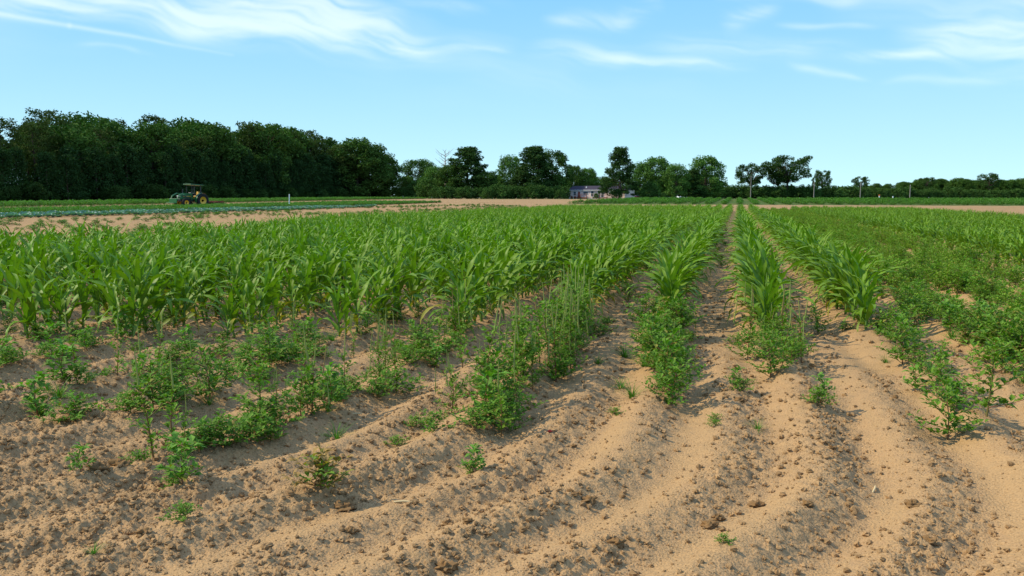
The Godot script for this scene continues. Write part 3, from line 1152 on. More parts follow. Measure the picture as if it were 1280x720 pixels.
func build_trees() -> void:
	rng.seed = 23
	# the wood on the left, its edge parallel to the rows
	var j := 0
	var z := 150.0
	while z < 318.0:
		j += 1
		var cc := -146.0 + rng.randf_range(-2.0, 2.0)
		var px := 640.0 + 1006.0 * (cc + 0.281 * z) / z
		tree("cedar", j % 4, "cedar_tree", "dense dark cedar, %s from the left in the wood's front rank" % nth(j), "front rank of the wood", px, z, lerpf(10.5, 14.0, (z - 150.0) / 150.0) * rng.randf_range(0.82, 1.2), rng.randf_range(1.0, 1.3))
		z += rng.randf_range(3.6, 5.4)
	for rank in 3:
		z = 152.0 + rank * 3.0
		j = 0
		while z < 312.0:
			j += 1
			var cc := -154.0 - rank * 9.0 + rng.randf_range(-2.5, 2.5)
			var px := 640.0 + 1006.0 * (cc + 0.281 * z) / z
			var kd: String = ["tallpine", "tallpine", "hardwood"][rng.randi() % 3]
			tree(kd, j % 4, "pine_tree" if kd == "tallpine" else "hardwood_tree", "tall dark %s, %s from the left in the wood's %s rank" % ["pine" if kd == "tallpine" else "hardwood", nth(j), ["second", "third", "rear"][rank]], "tall trees of the wood", px, z, (lerpf(17.5, 23.0, (z - 150.0) / 150.0) + rank * 0.7) * rng.randf_range(0.76, 1.16), rng.randf_range(1.0, 1.3))
			z += rng.randf_range(6.0, 9.5) * (1.0 + rank * 0.2)
	# column, distance, top row, kind, variant, width, name, label
	var list := [
		[447, 300, 173, "hardwood", 0, 1.15, "hardwood_tree", "broad dark hardwood, tallest at the wood's right end"],
		[428, 296, 178, "tallpine", 1, 1.2, "pine_tree", "dark pine just left of the wood's tallest end tree"],
		[462, 306, 181, "hardwood", 1, 1.15, "hardwood_tree", "dark hardwood second from the wood's right end"],
		[478, 312, 192, "hardwood", 2, 1.0, "hardwood_tree", "ragged hardwood at the right tip of the wood"],
		[490, 318, 205, "openoak", 1, 0.6, "oak_tree", "slim open tree leaning out from the wood's right tip"],
		[508, 330, 220, "openoak", 2, 0.5, "oak_tree", "small round-headed tree alone in the gap"],
		[525, 330, 199, "hardwood", 3, 0.95, "hardwood_tree", "round-crowned tree right of the gap in the woods"],
		[543, 300, 208, "lighthardwood", 2, 0.9, "hardwood_tree", "lighter green tree left of the broad pine"],
		[585, 262, 184, "pine", 0, 1.25, "pine_tree", "broad dense pine rising highest left of the house"],
		[562, 262, 206, "hardwood", 1, 0.95, "hardwood_tree", "dark leafy tree tucked under the broad pine's left side"],
		[610, 258, 214, "hardwood", 0, 0.95, "hardwood_tree", "leafy tree tucked under the broad pine's right side"],
		[638, 275, 194, "lighthardwood", 3, 0.6, "hardwood_tree", "narrow lighter tree between the broad pine and dark pines"],
		[667, 256, 183, "pine", 1, 1.1, "pine_tree", "tall dark pine nearest the left end of the house"],
		[690, 262, 188, "hardwood", 2, 0.8, "hardwood_tree", "dark leafy tree right of the tall pine by house"],
		[651, 258, 208, "pine", 2, 1.0, "pine_tree", "shorter pine left of the tall dark pine"],
		[718, 288, 207, "hardwood", 0, 0.7, "hardwood_tree", "olive tree rising behind the left end of roof"],
		[735, 292, 210, "lighthardwood", 1, 0.75, "hardwood_tree", "light green tree rising behind the house roof"],
		[774, 238, 184, "pine", 3, 0.78, "pine_tree", "tall cone-shaped pine standing in front of the house"],
		[753, 300, 228, "hardwood", 2, 0.8, "hardwood_tree", "low tree behind the roof beside the cone-shaped pine"],
		[800, 282, 203, "lighthardwood", 3, 0.8, "hardwood_tree", "light leafy tree just right of the cone-shaped pine"],
		[820, 280, 196, "lighthardwood", 1, 0.85, "hardwood_tree", "tallest light green tree right of the house"],
		[845, 272, 205, "lighthardwood", 0, 0.75, "hardwood_tree", "rounded green tree above the white vehicle"],
		[866, 276, 212, "pine", 2, 1.0, "pine_tree", "dark tree between rounded tree and large open tree"],
		[881, 280, 195, "lighthardwood", 2, 0.95, "hardwood_tree", "large open-crowned tree at the right of the house grove"],
		[938, 300, 204, "openoak", 0, 0.85, "oak_tree", "flat-topped open tree behind the first utility pole"],
		[983, 300, 194, "openoak", 1, 1.1, "oak_tree", "biggest lone spreading tree above the right hedge"],
		[972, 302, 204, "openoak", 3, 0.6, "oak_tree", "slim tree merged into the left of the biggest lone tree"],
		[1027, 420, 212, "openoak", 2, 0.6, "oak_tree", "small narrow tree behind the second utility pole"],
		[1018, 520, 221, "openoak", 0, 0.35, "oak_tree", "tiny round tree top beside the second utility pole"],
		[1075, 460, 220, "openoak", 3, 0.75, "oak_tree", "small bushy tree behind the third utility pole"],
		[1158, 460, 221, "openoak", 1, 0.75, "oak_tree", "small spreading tree over the far right wood"],
		[1236, 420, 216, "openoak", 2, 0.8, "oak_tree", "small tree at the far right end of hedge"],
		[557, 268, 188, "snag", 0, 0.8, "dead_tree", "bare grey dead tree poking above left of the broad pine"]]
	for t in list:
		var p := far_spot(t[0], t[1])
		var eye: float = CAM_H + (247.0 - t[2]) / 1006.0 * t[1]
		tree(t[3], t[4], t[6], t[7], "", t[0], t[1], eye - p.y, t[5] * (1.35 if t[0] > 500 and t[0] < 900 else 1.1))
	# the darker trees standing behind the house grove
	j = 0
	for k in 26:
		var px := 512.0 + k * 15.6 + rng.randf_range(-4, 4)
		j += 1
		tree("hardwood", k % 4, "hardwood_tree", "background tree, %s from the left behind the house grove" % nth(j), "trees behind the house grove", px, 325.0 + rng.randf_range(-8, 8), rng.randf_range(6.0, 10.0), rng.randf_range(1.0, 1.6))
	# shrubs: column, distance, top row, width, label
	var shrubs := [
		[745, 232, 241, 0.75, "small pointed shrub on the lawn before the deck"],
		[812, 240, 226, 1.0, "dark round shrub right of the cone-shaped pine"],
		[772, 236, 236, 0.8, "skirt of shrub at the foot of the cone-shaped pine"],
		[829, 244, 240, 0.9, "low shrub left of the white vehicle"],
		[520, 310, 226, 1.1, "pale shrub below the round-crowned tree"],
		[538, 290, 222, 1.1, "light green shrub left of the dark grove"],
		[502, 320, 233, 1.0, "low shrub at the wood's gap"]]
	for s in shrubs:
		var p := far_spot(s[0], s[1])
		tree("bush", int(s[0]) % 3, "shrub", s[4], "", s[0], s[1], CAM_H + (247.0 - s[2]) / 1006.0 * s[1] - p.y, s[3])
	j = 0
	for k in 24:
		var px := 548.0 + k * 6.9 + rng.randf_range(-2, 2)
		j += 1
		tree("bush", k % 3, "shrub", "brushy shrub, %s from the left along the grove's foot" % nth(j), "shrubs along the grove's foot", px, 246.0 + rng.randf_range(-2, 4), rng.randf_range(2.6, 4.6), rng.randf_range(0.9, 1.3))
	j = 0
	for k in 70:
		var px := 868.0 + k * 6.3 + rng.randf_range(-2, 2)
		j += 1
		var dist := 300.0 + maxf(0.0, k - 26.0) * 2.5 + rng.randf_range(-4, 4)
		tree("bush", k % 3, "hedge_shrub", "hedge shrub, %s from the left in the right-hand field hedge" % nth(j), "field hedge on the right", px, dist, rng.randf_range(3.9, 5.6) * (1.0 if k < 26 else 0.95), rng.randf_range(1.0, 1.4))
	# far wood on the right horizon
	var xf := []
	var cl := []
	if not tree_set.has("hardwood0"): tree_set["hardwood0"] = tree_design("hardwood", hash("hardwood") % 1000)
	for k in 150:
		var px := rng.randf_range(1035.0, 1420.0)
		var dist := rng.randf_range(640.0, 760.0)
		var s := rng.randf_range(0.7, 1.0) * (0.62 + 0.42 * smoothstep(1040.0, 1180.0, px))
		xf.append(Transform3D(Basis(Vector3.UP, rng.randf() * TAU).scaled(Vector3(s * 1.3, s, s * 1.3)), far_spot(px, dist)))
		var w := rng.randf_range(0.8, 1.2)
		cl.append(Color(w, w, w))
	for k in 260:
		var px := rng.randf_range(-250.0, 1040.0)
		var dist := rng.randf_range(640.0, 760.0)
		var s := rng.randf_range(0.35, 0.6)
		xf.append(Transform3D(Basis(Vector3.UP, rng.randf() * TAU).scaled(Vector3(s * 1.6, s, s * 1.6)), far_spot(px, dist)))
		cl.append(Color(1, 1, 1))
	var fw := many("far_woods", tree_set["hardwood0"].crown, xf, cl, self)
	tag(fw, "low distant wood along the horizon", "woods", "", "stuff")
	# undergrowth along the wood's edge
	xf = []; cl = []
	for k in 260:
		var zz := rng.randf_range(148.0, 330.0)
		var cc := -142.0 + rng.randf_range(-14.0, 1.5)
		var px := 640.0 + 1006.0 * (cc + 0.281 * zz) / zz
		var s := rng.randf_range(0.4, 1.0)
		xf.append(Transform3D(Basis(Vector3.UP, rng.randf() * TAU).scaled(Vector3(s * 1.3, s, s * 1.3)), far_spot(px, zz)))
		var w := rng.randf_range(0.5, 0.8)
		cl.append(Color(w, w, w))
	var ug := many("undergrowth", tree_set["bush0"].crown, xf, cl, self)
	tag(ug, "dark undergrowth along the foot of the wood", "undergrowth", "", "stuff")

# ------------------------------------------------------------------ house, cars, poles
func boxmesh(ctr: Vector3, size: Vector3, m: Material, bev := 0.0, bas := Basis.IDENTITY) -> ArrayMesh:
	var b := MB.new()
	b.box(ctr, size, bas, bev)
	return b.mesh(m)

func window_at(parent: Node, x: float, y: float, w: float, h: float, z: float) -> void:
	var f := MB.new()
	for s in [-1.0, 1.0]:
		f.box(Vector3(x + s * (w / 2 + 0.05), y, z + 0.03), Vector3(0.1, h + 0.2, 0.06))
		f.box(Vector3(x, y + s * (h / 2 + 0.05), z + 0.03), Vector3(w, 0.1, 0.06))
	f.box(Vector3(x, y, z + 0.025), Vector3(w, 0.05, 0.04))
	var win := part("window", f.mesh(M.white_trim), parent)
	part("pane", boxmesh(Vector3(x, y, z + 0.008), Vector3(w, h, 0.012), M.window_glass), win)

func build_house() -> void:
	var at := far_spot(741, 250)
	var o := thing("mobile_home", "long low beige house with dark shingle roof among the trees", "house", at, YAW - 0.55)
	var x0 := -8.6
	var x1 := 10.6
	part("wall", boxmesh(Vector3((x0 + x1) / 2, 1.5, -4), Vector3(x1 - x0, 2.5, 7.5), M.siding), o)
	part("skirting", boxmesh(Vector3((x0 + x1) / 2, 0.1, -4), Vector3(x1 - x0 - 0.1, 0.62, 7.4), M.white_trim), o)
	var rf := MB.new()
	var y0 := 2.75
	var zf := 0.15
	var zb := -8.2
	var a := Vector3(x0 - 0.3, y0, zf)
	var b := Vector3(x1 + 0.3, y0, zf)
	var c := Vector3(x1 + 0.3, y0 + 1.35, -4)
	var d := Vector3(x0 - 0.3, y0 + 1.35, -4)
	var e := Vector3(x0 - 0.3, y0, zb)
	var f := Vector3(x1 + 0.3, y0, zb)
	rf.quad(a, d, c, b)
	rf.quad(f, c, d, e)
	rf.tri(a, e, d)
	rf.tri(b, c, f)
	var roof := part("roof", rf.mesh(M.roof_shingle), o)
	part("vent_pipe", boxmesh(Vector3(-3.2, 3.6, -2.0), Vector3(0.3, 0.5, 0.3), M.white_trim), roof)
	part("gutter", boxmesh(Vector3((x0 + x1) / 2, 2.71, 0.12), Vector3(x1 - x0 + 0.6, 0.16, 0.12), M.white_trim), o)
	window_at(o, -6.4, 1.75, 0.9, 1.0, -0.25)
	window_at(o, -2.6, 1.75, 1.6, 0.9, -0.25)
	window_at(o, -0.3, 1.6, 0.9, 1.5, -0.25)
	window_at(o, 7.6, 1.75, 0.9, 1.0, -0.25)
	window_at(o, 9.4, 1.75, 0.8, 1.0, -0.25)
	# glazed double door onto the deck
	for s in [-1.0, 1.0]:
		window_at(o, 2.55 + s * 0.62, 1.45, 0.9, 1.9, -0.25)
	var fr := MB.new()
	for s in [-1.0, 1.0]:
		fr.box(Vector3(-4.9 + s * 0.58, 1.35, -0.21), Vector3(0.18, 2.2, 0.08))
	fr.box(Vector3(-4.9, 2.38, -0.21), Vector3(0.98, 0.16, 0.08))
	var door := part("door", boxmesh(Vector3(-4.9, 1.3, -0.22), Vector3(0.97, 2.0, 0.05), M.door_paint), o)
	part("door_frame", fr.mesh(M.white_trim), door)
	var knob := MB.new()
	knob.lathe(Vector3(-4.55, 1.25, -0.19), Vector3(0, 0, 1), [[0.0, 0.06], [0.035, 0.05], [0.035, 0.02], [0.015, 0.0]], 8)
	part("handle", knob.mesh(M.dark_metal), door)
	# the lower room at the left end
	part("side_room", boxmesh(Vector3(-10.0, 1.0, -3.4), Vector3(2.75, 2.0, 4.0), M.siding), o)
	part("side_room_roof", boxmesh(Vector3(-10.0, 2.12, -3.3), Vector3(2.9, 0.16, 4.4), M.white_trim), o)
	# decks
	for q in [[3.6, 5.0, "red-brown wooden deck before the glazed doors"], [-2.9, 4.2, "red-brown porch steps and platform before the front door"]]:
		var dk := thing("wooden_deck", q[2], "deck", at, YAW - 0.55, "decks of the house")
		var w: float = q[1]
		for k in 8:
			part("plank", boxmesh(Vector3(q[0], 0.55, 0.15 + k * 0.31), Vector3(w, 0.06, 0.28), M.deck_wood), dk)
		for s in [-1.0, 0.0, 1.0]:
			part("post", boxmesh(Vector3(q[0] + s * (w / 2 - 0.1), 0.65, 2.5), Vector3(0.12, 1.8, 0.12), M.deck_wood), dk)
		part("rail", boxmesh(Vector3(q[0], 1.5, 2.5), Vector3(w, 0.1, 0.14), M.deck_wood), dk)
		part("rail", boxmesh(Vector3(q[0], 1.1, 2.5), Vector3(w - 0.02, 0.08, 0.06), M.deck_wood), dk)
		part("fascia", boxmesh(Vector3(q[0], 0.3, 2.42), Vector3(w, 0.3, 0.05), M.deck_wood), dk)
	# planters of red flowers along the front
	for k in 3:
		var pl := thing("flower_tub", "%s red flower tub from the left before the house" % nth(k + 1), "planter", at + (Basis(Vector3.UP, YAW - 0.55) * Vector3(-6.6 + k * 1.3, 0.0, 1.4 + 0.3 * k)), 0.0, "flower tubs before the house")
		var tb := MB.new()
		tb.lathe(Vector3.ZERO, Vector3.UP, [[0.3, 0.0], [0.42, 0.55], [0.36, 0.55], [0.34, 0.45], [0.0, 0.45]], 12)
		part("tub", tb.mesh(M.deck_wood), pl)
		var fb := MB.new()
		var r := RandomNumberGenerator.new()
		r.seed = 600 + k
		leaf_clump(fb, r, Vector3(0, 0.7, 0), 0.45, 60, 0.1, Color(0.3, 0.05, 0.03))
		leaf_clump(fb, r, Vector3(0, 0.62, 0), 0.42, 60, 0.1, Color(0.07, 0.12, 0.03))
		part("flowers", fb.mesh(M.foliage), pl)

func wheel(parent: Node, at: Vector3, axis: Vector3, R: float, w: float, rim_r: float, rim_mat: Material, lugs := 0) -> void:
	var t := MB.new()
	var h := w / 2
	t.lathe(at, axis, [[rim_r, -h * 0.8], [R * 0.88, -h], [R, -h * 0.7], [R, h * 0.7], [R * 0.88, h], [rim_r, h * 0.8], [rim_r, -h * 0.8]], 28)
	if lugs > 0:
		var u := axis.cross(Vector3.UP).normalized()
		for k in lugs:
			var a := TAU * k / lugs
			for s in [-1.0, 1.0]:
				var aa: float = a + (PI / lugs if s > 0 else 0.0)
				var rd := u * cos(aa) + Vector3.UP * sin(aa)
				var tg := axis.cross(rd)
				var dirn: Vector3 = (axis * s + tg * 0.7).normalized()
				var bs := Basis(dirn, rd, dirn.cross(rd))
				t.box(at + rd * (R + 0.015) + axis * s * h * 0.42, Vector3(h * 1.0, 0.06, 0.05), bs)
	var wh := part("wheel", t.mesh(M.rubber), parent)
	wh.set_meta("label", "wheel with black rubber tyre")
	var r := MB.new()
	r.lathe(at, axis, [[rim_r, -h * 0.75], [rim_r * 0.9, -h * 0.6], [rim_r * 0.45, -h * 0.15], [rim_r * 0.3, -h * 0.3], [0.0, -h * 0.3]], 20)
	r.lathe(at, axis, [[0.0, h * 0.3], [rim_r * 0.3, h * 0.3], [rim_r * 0.45, h * 0.15], [rim_r * 0.9, h * 0.6], [rim_r, h * 0.75]], 20)
	part("rim", r.mesh(rim_mat), wh)

# a car body from side-profile stations; nose along +x
func car(label: String, paint: Material, px: float, dist: float, turn: float, tall: float) -> void:
	var o := thing("parked_car", label, "car", far_spot(px, dist), turn)
	var st := [[-2.1, 0.45, 0.75, 0.70], [-2.0, 0.35, 0.98, 0.80], [-1.2, 0.3, 1.0, 0.86], [0.7, 0.3, 0.95, 0.87], [1.6, 0.33, 0.88, 0.82], [2.1, 0.38, 0.72, 0.70]]
	var b := MB.new()
	var rows := []
	for s in st:
		var w: float = s[3]
		var row := []
		for p in [[-0.92, 0.0], [-1.0, 0.15], [-1.0, 0.7], [-0.9, 1.0], [0.9, 1.0], [1.0, 0.7], [1.0, 0.15], [0.92, 0.0], [-0.92, 0.0]]:
			row.append(Vector3(s[0], lerpf(s[1], s[2], p[1]), p[0] * w))
		rows.append(row)
	b.grid(rows)
	for e in [0, rows.size() - 1]:
		for k in range(1, 7):
			if e == 0: b.tri(rows[e][0], rows[e][k], rows[e][k + 1])
			else: b.tri(rows[e][0], rows[e][k + 1], rows[e][k])
	part("body", b.mesh(paint), o)
	var cab := MB.new()
	var lo := [Vector3(-1.75, 0.96, 0.78), Vector3(1.0, 0.92, 0.78)]
	var hi := [Vector3(-1.1, tall, 0.6), Vector3(0.25, tall, 0.6)]
	var q := []
	for pnt in [lo[0], lo[1], hi[1], hi[0]]:
		q.append([pnt, Vector3(pnt.x, pnt.y, -pnt.z)])
	cab.quad(q[0][0], q[3][0], q[2][0], q[1][0])
	cab.quad(q[1][1], q[2][1], q[3][1], q[0][1])
	cab.quad(q[1][0], q[2][0], q[2][1], q[1][1])
	cab.quad(q[0][1], q[3][1], q[3][0], q[0][0])
	part("window", cab.mesh(M.window_glass), o)
	part("roof", boxmesh(Vector3(-0.42, tall + 0.02, 0), Vector3(1.4, 0.06, 1.22), paint, 0.02), o)
	for sx in [-1.25, 1.3]:
		for sz in [-1.0, 1.0]:
			wheel(o, Vector3(sx, 0.32, sz * 0.76), Vector3(0, 0, 1), 0.32, 0.2, 0.2, M.white_trim)
	for s in [-1.0, 1.0]:
		part("headlight", boxmesh(Vector3(2.06, 0.64, s * 0.52), Vector3(0.1, 0.14, 0.3), M.lamp_glass, 0.03), o)

func build_small() -> void:
	car("dark red car parked beyond the cone-shaped pine", M.car_red, 795, 262, YAW + 1.2, 1.42)
	car("white vehicle parked at the lawn's right end", M.car_white, 848, 300, YAW - 1.4, 1.5)
	var k := 0
	for q in [[938, 270, 221, "first utility pole from the left, before the flat-topped tree"], [1017, 262, 227, "second utility pole from the left, on the field edge"], [1075, 258, 229, "third utility pole, before the small bushy tree"], [1137, 250, 232, "rightmost utility pole, before the far wood"]]:
		var at := far_spot(q[0], q[1])
		var o := thing("utility_pole", q[3], "pole", at, YAW, "utility poles along the field edge")
		var H: float = CAM_H + (247.0 - q[2]) / 1006.0 * q[1] - at.y
		var b := MB.new()
		b.tube([Vector3(0, -0.5, 0), Vector3(0, H * 0.5, 0), Vector3(0, H, 0)], [0.15, 0.125, 0.10], 8)
		part("shaft", b.mesh(M.pole_wood), o)
		var c := MB.new()
		c.lathe(Vector3(0, H, 0), Vector3.UP, [[0.0, 0.0], [0.05, 0.0], [0.07, 0.08], [0.04, 0.14], [0.06, 0.18], [0.0, 0.22]], 8)
		part("insulator", c.mesh(M.white_paint), o)
		k += 1
	# field markers
	for q in [[361, 92, 1.55, "white_paint", "white_paint", "white marker post leaning in the sandy field"], [1099, 242, 1.3, "white_paint", "orange_paint", "short white marker with orange top before the hedge"], [1116, 240, 0.8, "white_paint", "white_paint", "short white marker right of the orange-topped one"]]:
		var o := thing("marker_post", q[5], "post", far_spot(q[0], q[1]), YAW, "markers in the far fields")
		var b := MB.new()
		var wd := 0.09 if q[1] < 100 else 0.28
		b.box(Vector3(0, q[2] * 0.35, 0), Vector3(wd, q[2] * 0.7, wd * 0.8), Basis.IDENTITY, 0.015)
		part("shaft", b.mesh(M[q[3]]), o)
		part("top", boxmesh(Vector3(0, q[2] * 0.85, 0), Vector3(wd * 1.12, q[2] * 0.3, wd * 0.9), M[q[4]], 0.015), o)
		o.rotation.z = -0.05 if q[1] < 100 else 0.0

# ------------------------------------------------------------------ tractor: nose along +x
func build_tractor() -> void:
	var at := far_spot(239, 97)
	var yaw := YAW - 2.12
	var o := thing("farm_tractor", "green farm tractor with yellow wheels and sun canopy before the wood", "tractor", at, yaw)
	var b := MB.new()
	b.box(Vector3(0.2, 0.85, 0), Vector3(2.9, 0.4, 0.5), Basis.IDENTITY, 0.05)
	part("chassis", b.mesh(M.dark_metal), o)
	b = MB.new()
	var rows := []
	for s in [[0.15, 1.0, 1.62, 0.42], [0.9, 1.0, 1.58, 0.42], [1.5, 0.95, 1.48, 0.40], [1.72, 0.92, 1.36, 0.36]]:
		var row := []
		for p in [[-1.0, 0.0], [-1.0, 0.72], [-0.72, 1.0], [0.72, 1.0], [1.0, 0.72], [1.0, 0.0], [-1.0, 0.0]]:
			row.append(Vector3(s[0], lerpf(s[1], s[2], p[1]), p[0] * s[3]))
		rows.append(row)
	b.grid(rows)
	for k in range(1, 5):
		b.tri(rows[3][0], rows[3][k + 1], rows[3][k])
		b.tri(rows[0][0], rows[0][k], rows[0][k + 1])
	var hood := part("hood", b.mesh(M.tractor_green), o)
	part("grille", boxmesh(Vector3(1.735, 1.1, 0), Vector3(0.04, 0.28, 0.5), M.dark_metal, 0.01), hood)
	for s in [-1.0, 1.0]:
		part("headlight", boxmesh(Vector3(1.72, 1.31, s * 0.2), Vector3(0.06, 0.12, 0.24), M.lamp_glass, 0.02), hood)
		part("stripe", boxmesh(Vector3(0.85, 1.28, s * 0.432), Vector3(1.1, 0.07, 0.012), M.tractor_yellow), hood)
	b = MB.new()
	b.tube([Vector3(0.95, 1.5, 0.28), Vector3(0.95, 2.15, 0.28)], [0.045, 0.045], 8)
	part("exhaust_pipe", b.mesh(M.dark_metal), o)
	part("platform", boxmesh(Vector3(-0.45, 1.0, 0), Vector3(1.3, 0.16, 1.3), M.tractor_green, 0.03), o)
	part("dashboard", boxmesh(Vector3(0.1, 1.45, 0), Vector3(0.2, 0.6, 0.5), M.dark_metal, 0.04), o)
	b = MB.new()
	b.box(Vector3(-0.75, 1.28, 0), Vector3(0.5, 0.14, 0.52), Basis.IDENTITY, 0.04)
	b.box(Vector3(-0.98, 1.58, 0), Vector3(0.12, 0.55, 0.5), Basis(Vector3(0, 0, 1), 0.15), 0.04)
	part("seat", b.mesh(M.tractor_yellow), o)
	b = MB.new()
	var sw := []
	var rad := []
	for k in 13:
		sw.append(Vector3(-0.2, 1.72, 0) + Basis(Vector3(0, 0, 1), 0.5) * (Vector3(cos(TAU * k / 12), 0, sin(TAU * k / 12)) * 0.2))
		rad.append(0.018)
	b.tube(sw, rad, 6, false)
	b.tube([Vector3(0.05, 1.55, 0), Vector3(-0.2, 1.72, 0)], [0.025, 0.02], 6)
	part("steering_wheel", b.mesh(M.dark_metal), o)
	for s in [-1.0, 1.0]:
		b = MB.new()
		var inner := []
		var outer := []
		for k in 9:
			var a := lerpf(-0.25, PI * 0.86, k / 8.0)
			var rr := Vector3(cos(a), sin(a), 0)
			inner.append(Vector3(-0.95, 0.78, s * 0.55) + rr * 0.9)
			outer.append(Vector3(-0.95, 0.78, s * 0.98) + rr * 0.9)
		if s > 0: b.grid([inner, outer])
		else: b.grid([outer, inner])
		part("fender", b.mesh(M.tractor_green), o)
		wheel(o, Vector3(-0.95, 0.78, s * 0.82), Vector3(0, 0, 1), 0.78, 0.46, 0.46, M.tractor_yellow, 18)
		wheel(o, Vector3(1.25, 0.52, s * 0.72), Vector3(0, 0, 1), 0.52, 0.32, 0.3, M.tractor_yellow, 14)
		b = MB.new()
		b.box(Vector3(-0.95, 1.95, s * 0.58), Vector3(0.09, 1.35, 0.07), Basis.IDENTITY, 0.01)
		part("canopy_post", b.mesh(M.dark_metal), o)
		b = MB.new()
		b.box(Vector3(0.22, 1.95, s * 0.52), Vector3(0.05, 1.35, 0.05), Basis.IDENTITY, 0.01)
		part("canopy_post", b.mesh(M.dark_metal), o)
		# loader arm: up from the chassis, forward over the hood, down to the bucket
		b = MB.new()
		b.tube([Vector3(0.35, 1.5, s * 0.6), Vector3(1.5, 1.62, s * 0.6), Vector3(2.1, 1.35, s * 0.6), Vector3(2.45, 0.75, s * 0.6)], [0.07, 0.08, 0.08, 0.06], 6)
		b.tube([Vector3(0.35, 0.8, s * 0.6), Vector3(0.35, 1.55, s * 0.6)], [0.07, 0.07], 6)
		part("loader_arm", b.mesh(M.tractor_green), o)
		b = MB.new()
		b.tube([Vector3(0.6, 1.05, s * 0.62), Vector3(1.75, 1.45, s * 0.62)], [0.05, 0.035], 6)
		part("loader_cylinder", b.mesh(M.dark_metal), o)
	b = MB.new()
	b.box(Vector3(-0.4, 2.66, 0), Vector3(1.85, 0.11, 1.5), Basis(Vector3(0, 0, 1), 0.06), 0.04)
	part("canopy", b.mesh(M.tractor_green), o)
	b = MB.new()
	b.tube([Vector3(2.0, 0.95, -0.62), Vector3(2.0, 0.95, 0.62)], [0.05, 0.05], 6)
	part("loader_crossbar", b.mesh(M.tractor_green), o)
	b = MB.new()
	b.box(Vector3(2.48, 0.78, 0), Vector3(0.08, 0.5, 1.4), Basis.IDENTITY, 0.02)
	b.box(Vector3(2.75, 0.5, 0), Vector3(0.5, 0.06, 1.4), Basis.IDENTITY, 0.02)
	part("loader_frame", b.mesh(M.tractor_green), o)
	# the implement behind
	var h := thing("disc_harrow", "rusty red disc harrow hitched behind the green tractor", "harrow", at, yaw)
	b = MB.new()
	b.tube([Vector3(-1.75, 0.62, 0), Vector3(-2.9, 0.62, 0)], [0.06, 0.06], 6)
	part("drawbar", b.mesh(M.rust_metal), h)
	b = MB.new()
	for x in [-2.9, -3.8]:
		b.box(Vector3(x, 0.66, 0), Vector3(0.1, 0.1, 2.5))
	for zz in [-1.0, 0.0, 1.0]:
		b.box(Vector3(-3.35, 0.63, zz), Vector3(0.798, 0.09, 0.09))
	part("frame", b.mesh(M.rust_metal), h)
	for x in [-2.95, -3.75]:
		b = MB.new()
		b.tube([Vector3(x, 0.27, -1.2), Vector3(x, 0.27, 1.2)], [0.03, 0.03], 6)
		part("axle", b.mesh(M.dark_metal), h)
		for k in 9:
			b = MB.new()
			b.lathe(Vector3(x, 0.27, -1.12 + k * 0.28), Vector3(0.25, 0, 0.97).normalized(), [[0.0, 0.05], [0.18, 0.03], [0.28, 0.0], [0.27, -0.01], [0.18, 0.02], [0.0, 0.04]], 16)
			part("disc", b.mesh(M.rust_metal), h)
		for zz in [-0.9, 0.9]:
			part("hanger", boxmesh(Vector3(x, 0.45, zz), Vector3(0.06, 0.36, 0.06), M.rust_metal), h)

# ------------------------------------------------------------------ sky
func seg_dist(p: Vector2, a: Vector2, b: Vector2) -> Vector2:
	var ab := b - a
	var t := clampf((p - a).dot(ab) / ab.length_squared(), 0.0, 1.0)
	return Vector2(p.distance_to(a + ab * t), t)

# cirrus, plus an added veil overhead; azimuth and height in thousandths of a radian
var f1 := FastNoiseLite.new()
var f2 := FastNoiseLite.new()
# wisps and bands of cloud: from, to, half width at each end, strength
var bands := [
	[Vector2(-1000, 280), Vector2(-430, 230), 20.0, 11.0, 1.0],
	[Vector2(-640, 254), Vector2(-270, 206), 12.0, 9.0, 1.0],
	[Vector2(-480, 214), Vector2(-150, 206), 9.0, 12.0, 1.0],
	[Vector2(-430, 248), Vector2(-120, 214), 18.0, 24.0, 0.9],
	[Vector2(-320, 240), Vector2(-60, 170), 17.0, 8.0, 1.0],
	[Vector2(-230, 214), Vector2(-120, 206), 12.0, 9.0, 0.7],
	[Vector2(-100, 184), Vector2(10, 177), 4.0, 3.0, 0.4],
	[Vector2(-160, 240), Vector2(-20, 226), 6.0, 4.0, 0.35],
	[Vector2(30, 215), Vector2(160, 214), 3.5, 7.0, 0.55],
	[Vector2(120, 216), Vector2(190, 236), 6.0, 7.0, 0.5],
	[Vector2(8, 181), Vector2(190, 166), 9.0, 6.0, 0.45],
	[Vector2(60, 172), Vector2(312, 154), 5.0, 4.0, 0.55],
	[Vector2(130, 180), Vector2(450, 178), 10.0, 7.0, 0.35],
	[Vector2(380, 167), Vector2(560, 176), 3.0, 5.0, 0.7],
	[Vector2(450, 192), Vector2(760, 214), 10.0, 44.0, 0.75],
	[Vector2(560, 176), Vector2(900, 190), 9.0, 20.0, 0.55],
	[Vector2(250, 204), Vector2(335, 242), 8.0, 5.0, 0.45],
	[Vector2(240, 240), Vector2(340, 250), 3.0, 3.0, 0.5],
	[Vector2(310, 246), Vector2(440, 240), 3.0, 5.0, 0.5],
	[Vector2(310, 212), Vector2(460, 207), 2.5, 2.5, 0.4],
	[Vector2(330, 160), Vector2(450, 144), 2.2, 2.0, 0.38],
	[Vector2(440, 142), Vector2(620, 146), 3.0, 4.0, 0.25],
	[Vector2(-540, 209), Vector2(-342, 174), 2.7, 1.5, 0.85],
	[Vector2(-640, 226), Vector2(-540, 209), 3.4, 2.7, 0.85],
	[Vector2(-540, 190), Vector2(-430, 174), 2.0, 1.5, 0.28]]

